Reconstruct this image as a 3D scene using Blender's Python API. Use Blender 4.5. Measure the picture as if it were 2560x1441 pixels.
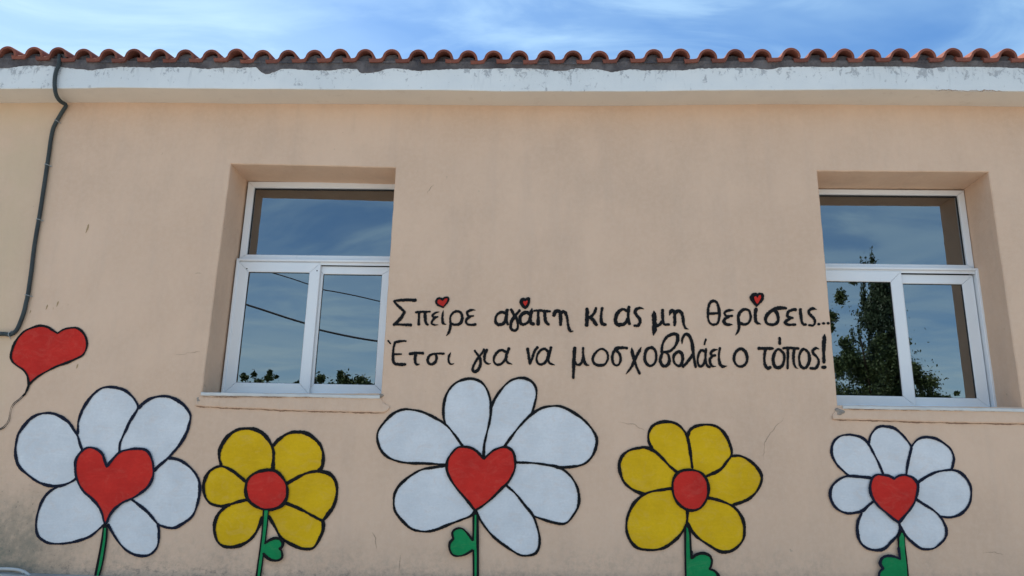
import bpy, bmesh, math, random
import numpy as np
from mathutils import Vector, Matrix
from mathutils.geometry import tessellate_polygon

random.seed(7); rng = np.random.default_rng(11)
scene = bpy.context.scene
COL = scene.collection
for o in list(bpy.data.objects): bpy.data.objects.remove(o, do_unlink=True)

# ------------------------------------------------------------------ camera
FOC = 1924.12                      # focal length in pixels of the 2560 px wide photograph
PITCH, YAW, ROLL = map(math.radians, (14.7505, -2.0544, 1.2941))
CAM = Vector((0.0, -6.0, 1.6))
fw = Vector((math.sin(YAW)*math.cos(PITCH), math.cos(YAW)*math.cos(PITCH), math.sin(PITCH)))
r0 = Vector((math.cos(YAW), -math.sin(YAW), 0)); u0 = r0.cross(fw)
rt = r0*math.cos(ROLL) + u0*math.sin(ROLL); up = -r0*math.sin(ROLL) + u0*math.cos(ROLL)
cd = bpy.data.cameras.new('camera'); cam = bpy.data.objects.new('camera', cd); COL.objects.link(cam)
M = Matrix((rt, up, -fw)).transposed().to_4x4(); M.translation = CAM
cam.matrix_world = M
cd.sensor_fit = 'HORIZONTAL'; cd.sensor_width = 36.0; cd.lens = 36.0*FOC/2560.0
cd.clip_start = 0.05; cd.clip_end = 3000
scene.camera = cam
scene.render.resolution_x = 1024; scene.render.resolution_y = 576

# ------------------------------------------------------------------ sky and sun
SUN_EL, SUN_AZ = math.radians(60), math.radians(-68)       # azimuth from +Y towards +X: behind the building, to the left
world = bpy.data.worlds.new('World'); scene.world = world; world.use_nodes = True
wt = world.node_tree; wt.nodes.clear()
def wn(t, **k):
    n = wt.nodes.new(t)
    for a, b in k.items(): setattr(n, a, b)
    return n
sky = wn('ShaderNodeTexSky', sky_type='NISHITA', sun_disc=False, sun_elevation=SUN_EL, sun_rotation=SUN_AZ,
         altitude=100, air_density=1.0, dust_density=0.6, ozone_density=1.6)
hs = wn('ShaderNodeHueSaturation'); hs.inputs['Saturation'].default_value = 1.25; hs.inputs['Value'].default_value = 1.0
wt.links.new(sky.outputs[0], hs.inputs['Color'])
tc = wn('ShaderNodeTexCoord'); sp = wn('ShaderNodeSeparateXYZ'); wt.links.new(tc.outputs['Generated'], sp.inputs[0])
def wmath(op, a, b=None, c=None):
    n = wn('ShaderNodeMath', operation=op)
    for i, v in enumerate((a, b, c)):
        if v is None: continue
        if isinstance(v, (int, float)): n.inputs[i].default_value = v
        else: wt.links.new(v, n.inputs[i])
    return n.outputs[0]
zz = wmath('ADD', wmath('MAXIMUM', sp.outputs[2], 0.0), 0.12)
cb = wn('ShaderNodeCombineXYZ')
wt.links.new(wmath('DIVIDE', sp.outputs[0], zz), cb.inputs[0]); wt.links.new(wmath('DIVIDE', sp.outputs[1], zz), cb.inputs[1])
def cloud(scale, rot, stretch, loc, lo, hi, detail, dist):
    m = wn('ShaderNodeMapping'); wt.links.new(cb.outputs[0], m.inputs[0])
    m.inputs['Rotation'].default_value = (0, 0, math.radians(rot)); m.inputs['Scale'].default_value = (scale, scale*stretch, 1)
    m.inputs['Location'].default_value = loc
    n = wn('ShaderNodeTexNoise'); wt.links.new(m.outputs[0], n.inputs[0])
    n.inputs['Scale'].default_value = 1.0; n.inputs['Detail'].default_value = detail; n.inputs['Roughness'].default_value = .55
    n.inputs['Distortion'].default_value = dist
    r = wn('ShaderNodeMapRange', interpolation_type='SMOOTHSTEP'); wt.links.new(n.outputs[0], r.inputs[0])
    r.inputs[1].default_value = lo; r.inputs[2].default_value = hi
    return r.outputs[0]
c1 = cloud(0.62, -28, 1.5, (0.2, 2.9, 0), .30, .66, 5, 1.1)
c2 = cloud(1.9, -35, 1.9, (0.4, 5.2, 0), .38, .68, 9, 1.3)
cm = wmath('MINIMUM', wmath('ADD', wmath('MULTIPLY', c1, 0.45), wmath('MULTIPLY', c2, .42)), .9)
mx = wn('ShaderNodeMix', data_type='RGBA'); wt.links.new(cm, mx.inputs['Factor'])
wt.links.new(hs.outputs[0], mx.inputs['A'])
# thin cloud: brighter than the blue behind it, whitish blue
cv = wn('ShaderNodeVectorMath', operation='MULTIPLY_ADD'); wt.links.new(hs.outputs[0], cv.inputs[0])
cv.inputs[1].default_value = (.72, .46, .28); cv.inputs[2].default_value = (2.5, 3.7, 4.7)
wt.links.new(cv.outputs[0], mx.inputs['B'])
bg = wn('ShaderNodeBackground'); bg.inputs['Strength'].default_value = 0.115
wt.links.new(mx.outputs['Result'], bg.inputs[0])
wo = wn('ShaderNodeOutputWorld'); wt.links.new(bg.outputs[0], wo.inputs[0])

sd = bpy.data.lights.new('sun', 'SUN'); sd.energy = 4.4; sd.angle = math.radians(.5); sd.color = (1.0, .95, .87)
sun = bpy.data.objects.new('sun', sd); COL.objects.link(sun)
sdir = Vector((math.sin(SUN_AZ)*math.cos(SUN_EL), math.cos(SUN_AZ)*math.cos(SUN_EL), math.sin(SUN_EL)))
sun.rotation_euler = sdir.to_track_quat('Z', 'Y').to_euler()
sun.location = (-20, 20, 30)
scene.view_settings.view_transform = 'Standard'; scene.view_settings.look = 'None'
scene.view_settings.exposure = 0.80; scene.view_settings.gamma = 1.0; scene.view_settings.use_curve_mapping = False
scene.render.engine = 'CYCLES'

# ------------------------------------------------------------------ measuring helpers
def P(px, py, Y):
    """point of the plane y=Y that the photograph shows at this pixel (2560x1441)"""
    d = fw*FOC + rt*(px-1280) - up*(py-720.5)
    t = (Y - CAM.y)/d.y
    return CAM + d*t
YG = .372                                                   # plane of the window glass
def PM(px, py, Y):                                          # a point at depth Y that is mirrored at this pixel
    p = P(px, py, 2*YG - Y); return Vector((p.x, Y, p.z))

CR = {'A': (960, 720, 6.266), 'B': (1320, 720, 6.266), 'C': (1700, 720, 6.265), 'D': (0, 720, 4.002), 'E': (0, 1060, 3.783),
      'F': (490, 1040, 3.592), 'G': (920, 920, 2.767), 'H': (1520, 1030, 3.507), 'I': (2040, 1040, 3.594)}
def cr(k, pts):
    ox, oy, s = CR[k]; return [(ox + x/s, oy + y/s) for x, y in pts]

# ------------------------------------------------------------------ object helpers
def worldloc(o):
    v = Vector((0, 0, 0))
    while o is not None: v = v + o.location; o = o.parent
    return v
def meshobj(name, verts, faces, mats, parent=None, fmat=None, smooth=False, origin=None):
    vs = [Vector(v) for v in verts]
    if origin is None:
        lo = [min(v[i] for v in vs) for i in range(3)]; hi = [max(v[i] for v in vs) for i in range(3)]
        origin = Vector(((lo[0]+hi[0])/2, (lo[1]+hi[1])/2, (lo[2]+hi[2])/2))
    origin = Vector(origin)
    me = bpy.data.meshes.new(name); me.from_pydata([v-origin for v in vs], [], faces)
    if not isinstance(mats, (list, tuple)): mats = [mats]
    for m in mats: me.materials.append(m)
    if fmat is not None: me.polygons.foreach_set('material_index', fmat)
    if smooth: me.polygons.foreach_set('use_smooth', [True]*len(me.polygons))
    me.update()
    o = bpy.data.objects.new(name, me); COL.objects.link(o)
    if parent is not None: o.parent = parent; o.location = origin - worldloc(parent)
    else: o.location = origin
    return o
def empty(name, loc, parent=None):
    o = bpy.data.objects.new(name, None); COL.objects.link(o); o.empty_display_size = .1
    o.parent = parent
    o.location = Vector(loc) - (worldloc(parent) if parent is not None else Vector((0, 0, 0)))
    return o
def tag(o, **k):
    for a, b in k.items(): o[a] = b
    return o
class MB:
    def __init__(s): s.v = []; s.f = []; s.m = []
    def face(s, pts, m=0, flip=False):
        i = len(s.v); s.v += [Vector(p) for p in pts]; f = list(range(i, i+len(pts)))
        s.f.append(f[::-1] if flip else f); s.m.append(m)
    def hexa(s, a, b, m=0):                     # two quads (front a, back b), same winding, joined into a closed prism
        i = len(s.v); n = len(a); s.v += [Vector(p) for p in list(a)+list(b)]
        s.f.append(list(range(i, i+n))); s.f.append([i+n+k for k in range(n)][::-1])
        for k in range(n): s.f.append([i+k, i+n+k, i+n+(k+1) % n, i+(k+1) % n])
        s.m += [m]*(n+2)
    def box(s, x0, x1, y0, y1, z0, z1, m=0, bev=0.0):
        if bev:
            b = bev; xs = (x0, x0+b, x1-b, x1)
            a = [(x0+b, y0, z0+b), (x1-b, y0, z0+b), (x1-b, y0, z1-b), (x0+b, y0, z1-b)]
            c = [(x0, y0+b, z0), (x1, y0+b, z0), (x1, y0+b, z1), (x0, y0+b, z1)]
            d = [(x0, y1, z0), (x1, y1, z0), (x1, y1, z1), (x0, y1, z1)]
            i = len(s.v); s.v += [Vector(p) for p in a+c+d]
            s.f.append([i, i+1, i+2, i+3]); s.m.append(m)
            for r in (0, 4):
                for k in range(4):
                    s.f.append([i+r+k, i+r+4+k, i+r+4+(k+1) % 4, i+r+(k+1) % 4]); s.m.append(m)
            s.f.append([i+11, i+10, i+9, i+8]); s.m.append(m)
            return
        s.hexa([(x0, y0, z0), (x1, y0, z0), (x1, y0, z1), (x0, y0, z1)], [(x0, y1, z0), (x1, y1, z0), (x1, y1, z1), (x0, y1, z1)], m)
    def tube(s, pts, r, n=8, m=0, caps=True, rf=None):
        pts = [Vector(p) for p in pts]; base = len(s.v); K = len(pts)
        for i, p in enumerate(pts):
            t = (pts[min(i+1, K-1)] - pts[max(i-1, 0)]).normalized()
            a = t.cross(Vector((0, 1, 0.013)));
            if a.length < .1: a = t.cross(Vector((1, 0, 0)))
            a.normalize(); b = t.cross(a).normalized()
            rr = rf[i] if rf is not None else r
            for k in range(n):
                g = 2*math.pi*k/n; s.v.append(p + a*math.cos(g)*rr + b*math.sin(g)*rr)
        for i in range(K-1):
            for k in range(n):
                q = base+i*n; s.f.append([q+k, q+(k+1) % n, q+n+(k+1) % n, q+n+k]); s.m.append(m)
        if caps:
            s.f.append([base+k for k in range(n)][::-1]); s.m.append(m)
            s.f.append([base+(K-1)*n+k for k in range(n)]); s.m.append(m)
    def build(s, name, mats, parent=None, **k): return meshobj(name, s.v, s.f, mats, parent, fmat=s.m, **k)

# ------------------------------------------------------------------ materials
MATS = {}
class NT:
    def __init__(s, name, rough=.8, spec=.3):
        s.m = bpy.data.materials.new(name); s.m.use_nodes = True; s.t = s.m.node_tree
        s.b = s.t.nodes['Principled BSDF']; s.b.inputs['Roughness'].default_value = rough
        s.b.inputs['Specular IOR Level'].default_value = spec
        s.geo = s.n('ShaderNodeNewGeometry'); s.pos = s.geo.outputs['Position']; s.bumpn = None
    def n(s, t, **k):
        x = s.t.nodes.new(t)
        for a, b in k.items(): setattr(x, a, b)
        return x
    def l(s, a, b): s.t.links.new(a, b)
    def put(s, inp, v):
        if isinstance(v, (int, float)): inp.default_value = v
        elif isinstance(v, tuple): inp.default_value = v if len(v) != 3 or len(inp.default_value) == 3 else (*v, 1)
        else: s.l(v, inp)
    def noise(s, scale, detail=4, rough=.5, stretch=(1, 1, 1), dist=0, loc=(0, 0, 0), src=None):
        m = s.n('ShaderNodeMapping'); s.l(src or s.pos, m.inputs[0]); m.inputs['Scale'].default_value = stretch
        m.inputs['Location'].default_value = loc
        x = s.n('ShaderNodeTexNoise'); s.l(m.outputs[0], x.inputs[0]); x.inputs['Scale'].default_value = scale
        x.inputs['Detail'].default_value = detail; x.inputs['Roughness'].default_value = rough; x.inputs['Distortion'].default_value = dist
        return x.outputs[0]
    def rng(s, v, a, b, c=0., d=1., smooth=True):
        x = s.n('ShaderNodeMapRange', interpolation_type='SMOOTHSTEP' if smooth else 'LINEAR')
        s.put(x.inputs[0], v)
        for i, q in enumerate((a, b, c, d)): s.put(x.inputs[i+1], q)
        return x.outputs[0]
    def math(s, op, a, b=None):
        x = s.n('ShaderNodeMath', operation=op); s.put(x.inputs[0], a)
        if b is not None: s.put(x.inputs[1], b)
        return x.outputs[0]
    def mix(s, f, a, b, mode='MIX'):
        x = s.n('ShaderNodeMix', data_type='RGBA', blend_type=mode); s.put(x.inputs['Factor'], f)
        s.put(x.inputs['A'], a); s.put(x.inputs['B'], b); return x.outputs['Result']
    def sep(s, v=None):
        x = s.n('ShaderNodeSeparateXYZ'); s.l(v or s.pos, x.inputs[0]); return x.outputs
    def color(s, c): s.put(s.b.inputs['Base Color'], c)
    def bump(s, h, strength=.3, dist=.01):
        x = s.n('ShaderNodeBump'); x.inputs['Strength'].default_value = strength; x.inputs['Distance'].default_value = dist
        s.l(h, x.inputs['Height'])
        if s.bumpn: s.l(s.bumpn, x.inputs['Normal'])
        s.bumpn = x.outputs[0]; s.l(s.bumpn, s.b.inputs['Normal'])

PEACH = (.64, .455, .335)
def stucco(nt, k=1.0):
    nt.bump(nt.noise(3.2, 3, .5), .55*k, .02)
    nt.bump(nt.noise(70, 4, .6), .35*k, .004)
    nt.bump(nt.noise(260, 2, .6), .30*k, .0015)

def mat_wall():
    t = NT('peach_stucco', .92, .15)
    X, Y, Z = t.sep()
    c = t.mix(t.rng(t.noise(.9, 5, .6), .35, .65), (.645, .443, .312), (.71, .494, .352))
    c = t.mix(t.rng(t.noise(2.6, 6, .65, (1, 1, .55), loc=(3, 1, 0)), .42, .72, 0, .5), c, (.575, .40, .285))
    c = t.mix(t.rng(t.noise(24, 5, .7), .3, .8, 0, .5), c, (.72, .53, .39))
    # vertical rain streaks, very faint
    c = t.mix(t.rng(t.noise(6, 5, .6, (1, 1, .12), loc=(9, 0, 0)), .46, .76, 0, .2), c, (.50, .37, .29))
    # repaint patches: more yellow to the left of the conduit
    left = t.rng(X, -4.05, -4.45, 0, 1)
    c = t.mix(t.math('MULTIPLY', left, t.rng(t.noise(1.6, 4, .6, loc=(2, 0, 5)), .3, .6, .15, .6)), c, (.60, .46, .30))
    # scattered small scuffs and dark specks
    sc = t.rng(t.noise(11, 3, .5, (1, 1, .8), loc=(5, 5, 5)), .735, .775, 0, .55)
    c = t.mix(sc, c, (.36, .27, .20))
    spk = t.rng(t.noise(34, 2, .4, loc=(1, 7, 2)), .765, .80, 0, .8)
    c = t.mix(t.math('MULTIPLY', spk, t.rng(t.noise(1.3, 3, .5, loc=(4, 4, 4)), .5, .6)), c, (.14, .12, .10))
    # grime rising from the plinth
    h = t.math('ADD', Z, t.math('MULTIPLY', t.math('SUBTRACT', t.noise(2.3, 6, .7), .5), -.9))
    low = t.rng(h, 1.28, .90, 0, .42)
    low = t.math('MULTIPLY', low, t.rng(t.noise(19, 7, .8), .40, .66, .10, 1))
    c = t.mix(low, c, (.26, .22, .18))
    edge = t.math('MULTIPLY', t.rng(Z, 1.07, .95, 0, .6), t.rng(t.noise(15, 7, .78, (1, 1, 1.4)), .48, .66))
    c = t.mix(edge, c, (.13, .12, .11))
    # damp mould patch in the lower left corner
    dx = t.math('ADD', X, 4.25); dz = t.math('SUBTRACT', Z, 1.05)
    r = t.math('SQRT', t.math('ADD', t.math('MULTIPLY', t.math('MULTIPLY', dx, dx), .55), t.math('MULTIPLY', t.math('MULTIPLY', dz, dz), 1.5)))
    r = t.math('ADD', r, t.math('MULTIPLY', t.math('SUBTRACT', t.noise(3.1, 7, .72), .5), .7))
    md = t.math('MULTIPLY', t.rng(r, .80, .05, 0, .95), t.rng(t.noise(12, 7, .75, loc=(2, 2, 2)), .30, .58, .45, 1))
    c = t.mix(md, c, (.145, .155, .125))
    ms = t.math('MULTIPLY', t.rng(r, .95, .45), t.rng(t.noise(42, 4, .7), .60, .68, 0, .6))
    c = t.mix(ms, c, (.075, .08, .07))
    # rust/clay dribbles left side
    t.color(c); stucco(t)
    t.bump(ms, .5, -.004)
    return t.m
def mat_paint(name, base, alt, under=.12, rough=.8, spec=.10):
    t = NT(name, rough, spec)
    c = t.mix(t.rng(t.noise(3.4, 5, .6), .3, .7), base, alt)
    c = t.mix(t.rng(t.noise(7, 6, .75, (1, 1, 1.6), dist=1.2), .46, .74, 0, under*2.4), c, PEACH)
    c = t.mix(t.rng(t.noise(38, 4, .7, (.25, 1, 1.5), dist=.8), .45, .75, 0, .22), c, tuple(min(v*1.22+.01, .86) for v in base))
    c = t.mix(t.rng(t.noise(60, 3, .6), .3, .75, 0, .22), c, tuple(v*.70 for v in base))
    t.color(c); stucco(t, .45); return t.m
def mat_line(name, base):
    t = NT(name, .7, .15)
    f = t.rng(t.noise(95, 5, .85, (1, 1, 1.8), dist=.5), .60, .69, 0, .45)
    c = t.mix(f, base, (.22, .165, .13)); t.color(c); stucco(t, .4); return t.m
def mat_simple(name, base, rough=.6, spec=.4, var=.15, scale=8, bump=0):
    t = NT(name, rough, spec)
    c = t.mix(t.rng(t.noise(scale, 5, .6), .3, .7), base, tuple(v*(1-var) for v in base)); t.color(c)
    if bump: t.bump(t.noise(scale*12, 4, .6), bump, .004)
    return t.m
def mat_soffit():
    t = NT('cream_soffit', .9, .15)
    c = t.mix(t.rng(t.noise(1.6, 5, .6), .35, .65), (.67, .61, .535), (.71, .645, .56))
    c = t.mix(t.rng(t.noise(9, 5, .7), .55, .8, 0, .35), c, (.46, .38, .30))
    t.color(c); stucco(t, .8); return t.m
def mat_fascia():
    t = NT('white_fascia_paint', .8, .2)
    X, Y, Z = t.sep()
    c = t.mix(t.rng(t.noise(1.3, 5, .6), .35, .65), (.68, .70, .70), (.75, .76, .75))
    up_ = t.rng(Z, 4.86, 5.03)
    # flaked paint showing grey cement, denser towards the tiles
    n1 = t.noise(17, 7, .78, (1, 1, .75), dist=.5, loc=(0, 0, 3))
    big = t.noise(1.1, 4, .6, loc=(7, 0, 1))
    thr = t.math('SUBTRACT', .62, t.math('ADD', t.math('MULTIPLY', up_, .085), t.math('MULTIPLY', t.rng(big, .4, .65), .055)))
    fl = t.rng(n1, thr, t.math('ADD', thr, .055), 0, .85)
    c = t.mix(t.math('MULTIPLY', fl, .75), c, (.30, .31, .33))
    # drips
    dr = t.math('MULTIPLY', t.rng(t.noise(30, 4, .6, (1, 1, .14), loc=(1, 0, 0)), .58, .72, 0, .45), t.rng(Z, 4.84, 5.02, .15, 1))
    c = t.mix(dr, c, (.36, .38, .40))
    t.color(c); stucco(t, .9); t.bump(fl, .5, -.004); return t.m
def mat_mortar():
    t = NT('grey_bedding_mortar', .95, .1)
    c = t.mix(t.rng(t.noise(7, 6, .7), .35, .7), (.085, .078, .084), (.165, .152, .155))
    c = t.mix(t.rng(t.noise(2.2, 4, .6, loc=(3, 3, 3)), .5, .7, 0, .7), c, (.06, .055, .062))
    t.color(c); t.bump(t.noise(28, 6, .7), .8, .012); return t.m
def mat_tile():
    t = NT('terracotta', .8, .25)
    oi = t.n('ShaderNodeObjectInfo')
    c = t.mix(oi.outputs['Random'], (.165, .056, .040), (.25, .084, .056))
    c = t.mix(t.rng(t.noise(9, 6, .7), .45, .75, 0, .55), c, (.13, .058, .05))
    c = t.mix(t.rng(t.noise(45, 4, .7), .56, .74, 0, .5), c, (.36, .17, .11))
    t.color(c); t.bump(t.noise(60, 4, .6), .35, .004); return t.m
def mat_glass():
    t = NT('reflective_glass'); t.t.nodes.remove(t.b)
    gl = t.n('ShaderNodeBsdfGlossy'); gl.inputs['Roughness'].default_value = 0.0
    gl.inputs['Color'].default_value = (.93, .975, .985, 1)
    tr = t.n('ShaderNodeBsdfTransparent'); tr.inputs['Color'].default_value = (.22, .24, .25, 1)
    fr = t.n('ShaderNodeFresnel'); fr.inputs['IOR'].default_value = 1.5
    f = t.math('ADD', t.math('MULTIPLY', fr.outputs[0], .75), .235)
    b = t.n('ShaderNodeBump'); b.inputs['Strength'].default_value = .04; b.inputs['Distance'].default_value = .004
    t.l(t.noise(2.0, 1, .3), b.inputs['Height']); t.l(b.outputs[0], gl.inputs['Normal'])
    mxs = t.n('ShaderNodeMixShader'); t.l(f, mxs.inputs[0]); t.l(tr.outputs[0], mxs.inputs[1]); t.l(gl.outputs[0], mxs.inputs[2])
    t.l(mxs.outputs[0], t.t.nodes['Material Output'].inputs[0]); return t.m
def mat_frame():
    t = NT('white_window_frame', .38, .5)
    c = t.mix(t.rng(t.noise(3, 5, .6), .35, .7), (.76, .78, .80), (.80, .81, .82))
    c = t.mix(t.rng(t.noise(30, 4, .7, (1, 1, .3)), .6, .8, 0, .3), c, (.5, .5, .48)); t.color(c); return t.m
def mat_conduit():
    t = NT('dark_grey_conduit_plastic', .5, .4)
    c = t.mix(t.rng(t.noise(5, 5, .6), .35, .7), (.022, .032, .036), (.042, .058, .062)); t.color(c); return t.m
def mat_leaf(name, a, b):
    t = NT(name, .6, .3); oi = t.noise(1.4, 3, .6)
    t.color(t.mix(t.rng(oi, .35, .65), a, b)); t.b.inputs['Subsurface Weight'].default_value = 0
    return t.m
M_WALL = mat_wall(); M_SOF = mat_soffit(); M_FAS = mat_fascia(); M_MOR = mat_mortar(); M_TILE = mat_tile()
M_GLASS = mat_glass(); M_FRAME = mat_frame(); M_CON = mat_conduit()
M_GASK = mat_simple('black_gasket', (.012, .012, .013), .6)
M_WHITE = mat_paint('white_wall_paint', (.70, .715, .735), (.60, .62, .645), .10)
M_RED = mat_paint('red_wall_paint', (.62, .034, .024), (.49, .026, .020), .03)
M_YEL = mat_paint('yellow_wall_paint', (.74, .455, .012), (.62, .37, .010), .05)
M_GRN = mat_paint('green_wall_paint', (.008, .20, .065), (.012, .26, .085), .02)
M_BLK = mat_line('black_outline_paint', (.006, .0065, .008))
M_NAVY = mat_line('navy_outline_paint', (.007, .010, .024))
M_SILL = mat_simple('pale_marble', (.62, .61, .58), .5, .4, .15, 6)
M_CEM = mat_simple('bare_cement', (.36, .31, .265), .95, .1, .35, 20, .8)
M_CRK = mat_simple('crack_brown', (.43, .31, .225), .95, .1)  # brown of the hairline cracks and chips in the plaster
M_ROOM = mat_simple('room_paint', (.14, .14, .14), .9, .1)
M_GRD = mat_simple('pale_concrete_yard', (.40, .375, .335), .95, .1, .25, .6)
M_PLI = mat_simple('plinth_cement', (.42, .41, .39), .9, .2, .3, 5, .5)
M_PIPE = mat_simple('pale_grey_pipe', (.50, .52, .52), .5, .4)
M_BARK = mat_simple('bark', (.05, .038, .028), .95, .1, .4, 6, .8)
M_CYP = mat_leaf('cypress_foliage', (.022, .042, .020), (.034, .056, .024))
M_LEAF = mat_leaf('broad_foliage', (.040, .066, .022), (.062, .088, .028))
M_WOOD = mat_simple('weathered_pole_wood', (.16, .12, .09), .9, .1, .3, 3)
M_CABLE = mat_simple('black_cable_rubber', (.012, .012, .013), .6)
M_STEEL = mat_simple('galvanised_clip', (.30, .32, .33), .5, .5)

# ------------------------------------------------------------------ ground
g = MB(); g.box(-300, 300, -300, 300, -.5, 0)
tag(g.build('ground', M_GRD), kind='structure')

# ------------------------------------------------------------------ building
B = empty('school_building', (0, 0, 0))
tag(B, label='peach plastered one storey building with clay tiled eaves, two white windows and painted flowers', category='building')

OPEN = [dict(tl=(-2.638, 4.243), tr=(-1.2225, 4.219), bl=(-2.643, 2.291), br=(-1.2215, 2.314)),
        dict(tl=(2.297, 4.220), tr=(3.690, 4.224), bl=(2.300, 2.288), br=(3.686, 2.298))]
ZPL = .955                                   # top of the plinth
EAVE_W = [(-2400, 262), (-900, 259), (0, 258.3), (150, 257.2), (300, 256.6), (460, 257.8), (640, 260), (820, 260.5), (950, 261), (1110, 263), (1280, 264.8), (1480, 265.5), (1640, 264.5), (1760, 262.5), (1920, 260.8), (2060, 261.5), (2180, 263.5), (2320, 264), (2560, 267.3), (3400, 270), (4900, 275)]
EAVE_E = [(-2400, 228), (-900, 225), (0, 223.5), (180, 222.5), (300, 220.5), (460, 222.5), (640, 224), (830, 225.2), (960, 226.5), (1110, 227), (1280, 229.6), (1500, 230), (1640, 229.5), (1760, 227.5), (1920, 227), (2060, 226.2), (2180, 224.6), (2320, 226), (2420, 229.4), (2560, 230), (3400, 233), (4900, 238)]
def cat1(tab, n=6):
    out = []
    for i in range(len(tab)-1):
        (x0, y0), (x1, y1) = tab[i], tab[i+1]
        for k in range(n):
            t = k/n; out.append((x0+(x1-x0)*t, y0+(y1-y0)*(3*t*t-2*t**3)))
    out.append(tab[-1]); return out
YE = -.247
def prof(tab, Y):
    pts = []
    for px, py in cat1(tab):
        p = P(px, py, Y); pts.append((p.x, p.z + random.uniform(-.0012, .0012)))
    return pts
wj = prof(EAVE_W, 0.0); se = prof(EAVE_E, YE)
XL, XR = wj[0][0], wj[-1][0]
def zat(tab, x):
    for (a, b), (c, d) in zip(tab, tab[1:]):
        if a <= x <= c: return b+(d-b)*(x-a)/(c-a)
    return tab[0][1] if x < tab[0][0] else tab[-1][1]

# front wall with its two openings, chamfered plaster arrises and reveals
def wall():
    mb = MB()
    outer = [(XL, ZPL-.45), (XR, ZPL-.45)] + [(x, z+.03) for x, z in reversed(wj)]
    loops = [[Vector((x, 0, z)) for x, z in outer]]
    for q in OPEN:
        ring = []
        c = [q['tl'], q['tr'], q['br'], q['bl']]
        for i in range(4):
            a, b = Vector(c[i]), Vector(c[(i+1) % 4]); n = 26
            for k in range(n):
                p = a.lerp(b, k/n)
                j = 0.0016 if 0 < k < n else 0
                ring.append((p.x+random.uniform(-j, j), p.y+random.uniform(-j, j)))
        q['ring'] = ring
        cx = sum(p[0] for p in ring)/len(ring); cz = sum(p[1] for p in ring)/len(ring)
        def off(p, d):
            hx = (q['tr'][0]-q['tl'][0])/2; hz = (q['tl'][1]-q['bl'][1])/2
            return (p[0]+d*max(-1, min(1, (p[0]-cx)/hx)), p[1]+d*max(-1, min(1, (p[1]-cz)/hz)))
        loops.append([Vector((*off(p, .007), 0)) .xzy for p in ring])
        q['front'] = [off(p, .007) for p in ring]
    flat = [v for l in loops for v in l]
    tris = tessellate_polygon(loops)
    i0 = len(mb.v); mb.v += [Vector(v) for v in flat]
    for t in tris:
        a, b, c = (flat[i] for i in t); nrm = (b-a).cross(c-a)
        mb.f.append([i0+i for i in (t if nrm.y < 0 else t[::-1])]); mb.m.append(0)
    for q in OPEN:
        r = q['ring']; fr = q['front']; n = len(r)
        rows = [[(x, 0, z) for x, z in fr], [(x, .007, z) for x, z in r]] + [[(x, .007+.1*k, z) for x, z in r] for k in range(1, 5)]
        base = len(mb.v)
        for row in rows: mb.v += [Vector(p) for p in row]
        for a in range(len(rows)-1):
            for k in range(n):
                mb.f.append([base+a*n+k, base+a*n+(k+1) % n, base+(a+1)*n+(k+1) % n, base+(a+1)*n+k]); mb.m.append(0)
    o = mb.build('wall', M_WALL, B)
    return o
wall()
# the other walls, room inside and floor
for nm, a in (('side_wall', (XL, XL+.3, .31, 8)), ('side_wall', (XR-.3, XR, .31, 8)), ('rear_wall', (XL, XR, 8.003, 8.3))):
    mb = MB(); mb.box(a[0], a[1], a[2], a[3], 0, 5.0); mb.build(nm, M_WALL, B)
mb = MB()
for (x0, x1, y0, y1, z0, z1) in ((-5.5, 6.5, 4.4, 4.5, .9, 4.7), (-5.5, 6.5, .45, 4.4, .8, .9), (-5.5, 6.5, .45, 4.4, 4.6, 4.7), (-5.6, -5.5, .45, 4.4, .9, 4.6), (6.5, 6.6, .45, 4.4, .9, 4.6)):
    mb.box(x0, x1, y0, y1, z0, z1)
mb.build('interior_room', M_ROOM, B)

# eaves: soffit, fascia
def eaves():
    mb = MB(); xs = np.linspace(XL, XR, 260)
    zt = 5.04
    for a, b in zip(xs, xs[1:]):
        za, zb, ea, eb = zat(wj, a), zat(wj, b), zat(se, a), zat(se, b)
        mid = lambda x, z, e, k: (x, .02+(YE-.004+.0-.02)*k+.0, z+(e-z)*k)
        for k0, k1 in ((0, .33), (.33, .66), (.66, 1)):
            mb.face([mid(a, za, ea, k0), mid(b, zb, eb, k0), mid(b, zb, eb, k1), mid(a, za, ea, k1)], 0)
    mb.build('soffit', M_SOF, B)
    mb = MB(); r = .007
    for a, b in zip(xs, xs[1:]):
        ea, eb = zat(se, a), zat(se, b)
        pa = [(a, YE+.004, ea+.0), (a, YE-.004, ea+.001), (a, YE-.008, ea+r), (a, YE-.008, zt)]
        pb = [(b, YE+.004, eb+.0), (b, YE-.004, eb+.001), (b, YE-.008, eb+r), (b, YE-.008, zt)]
        for k in range(3): mb.face([pa[k], pb[k], pb[k+1], pa[k+1]])
    mb.build('fascia', M_FAS, B)
eaves()

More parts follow.
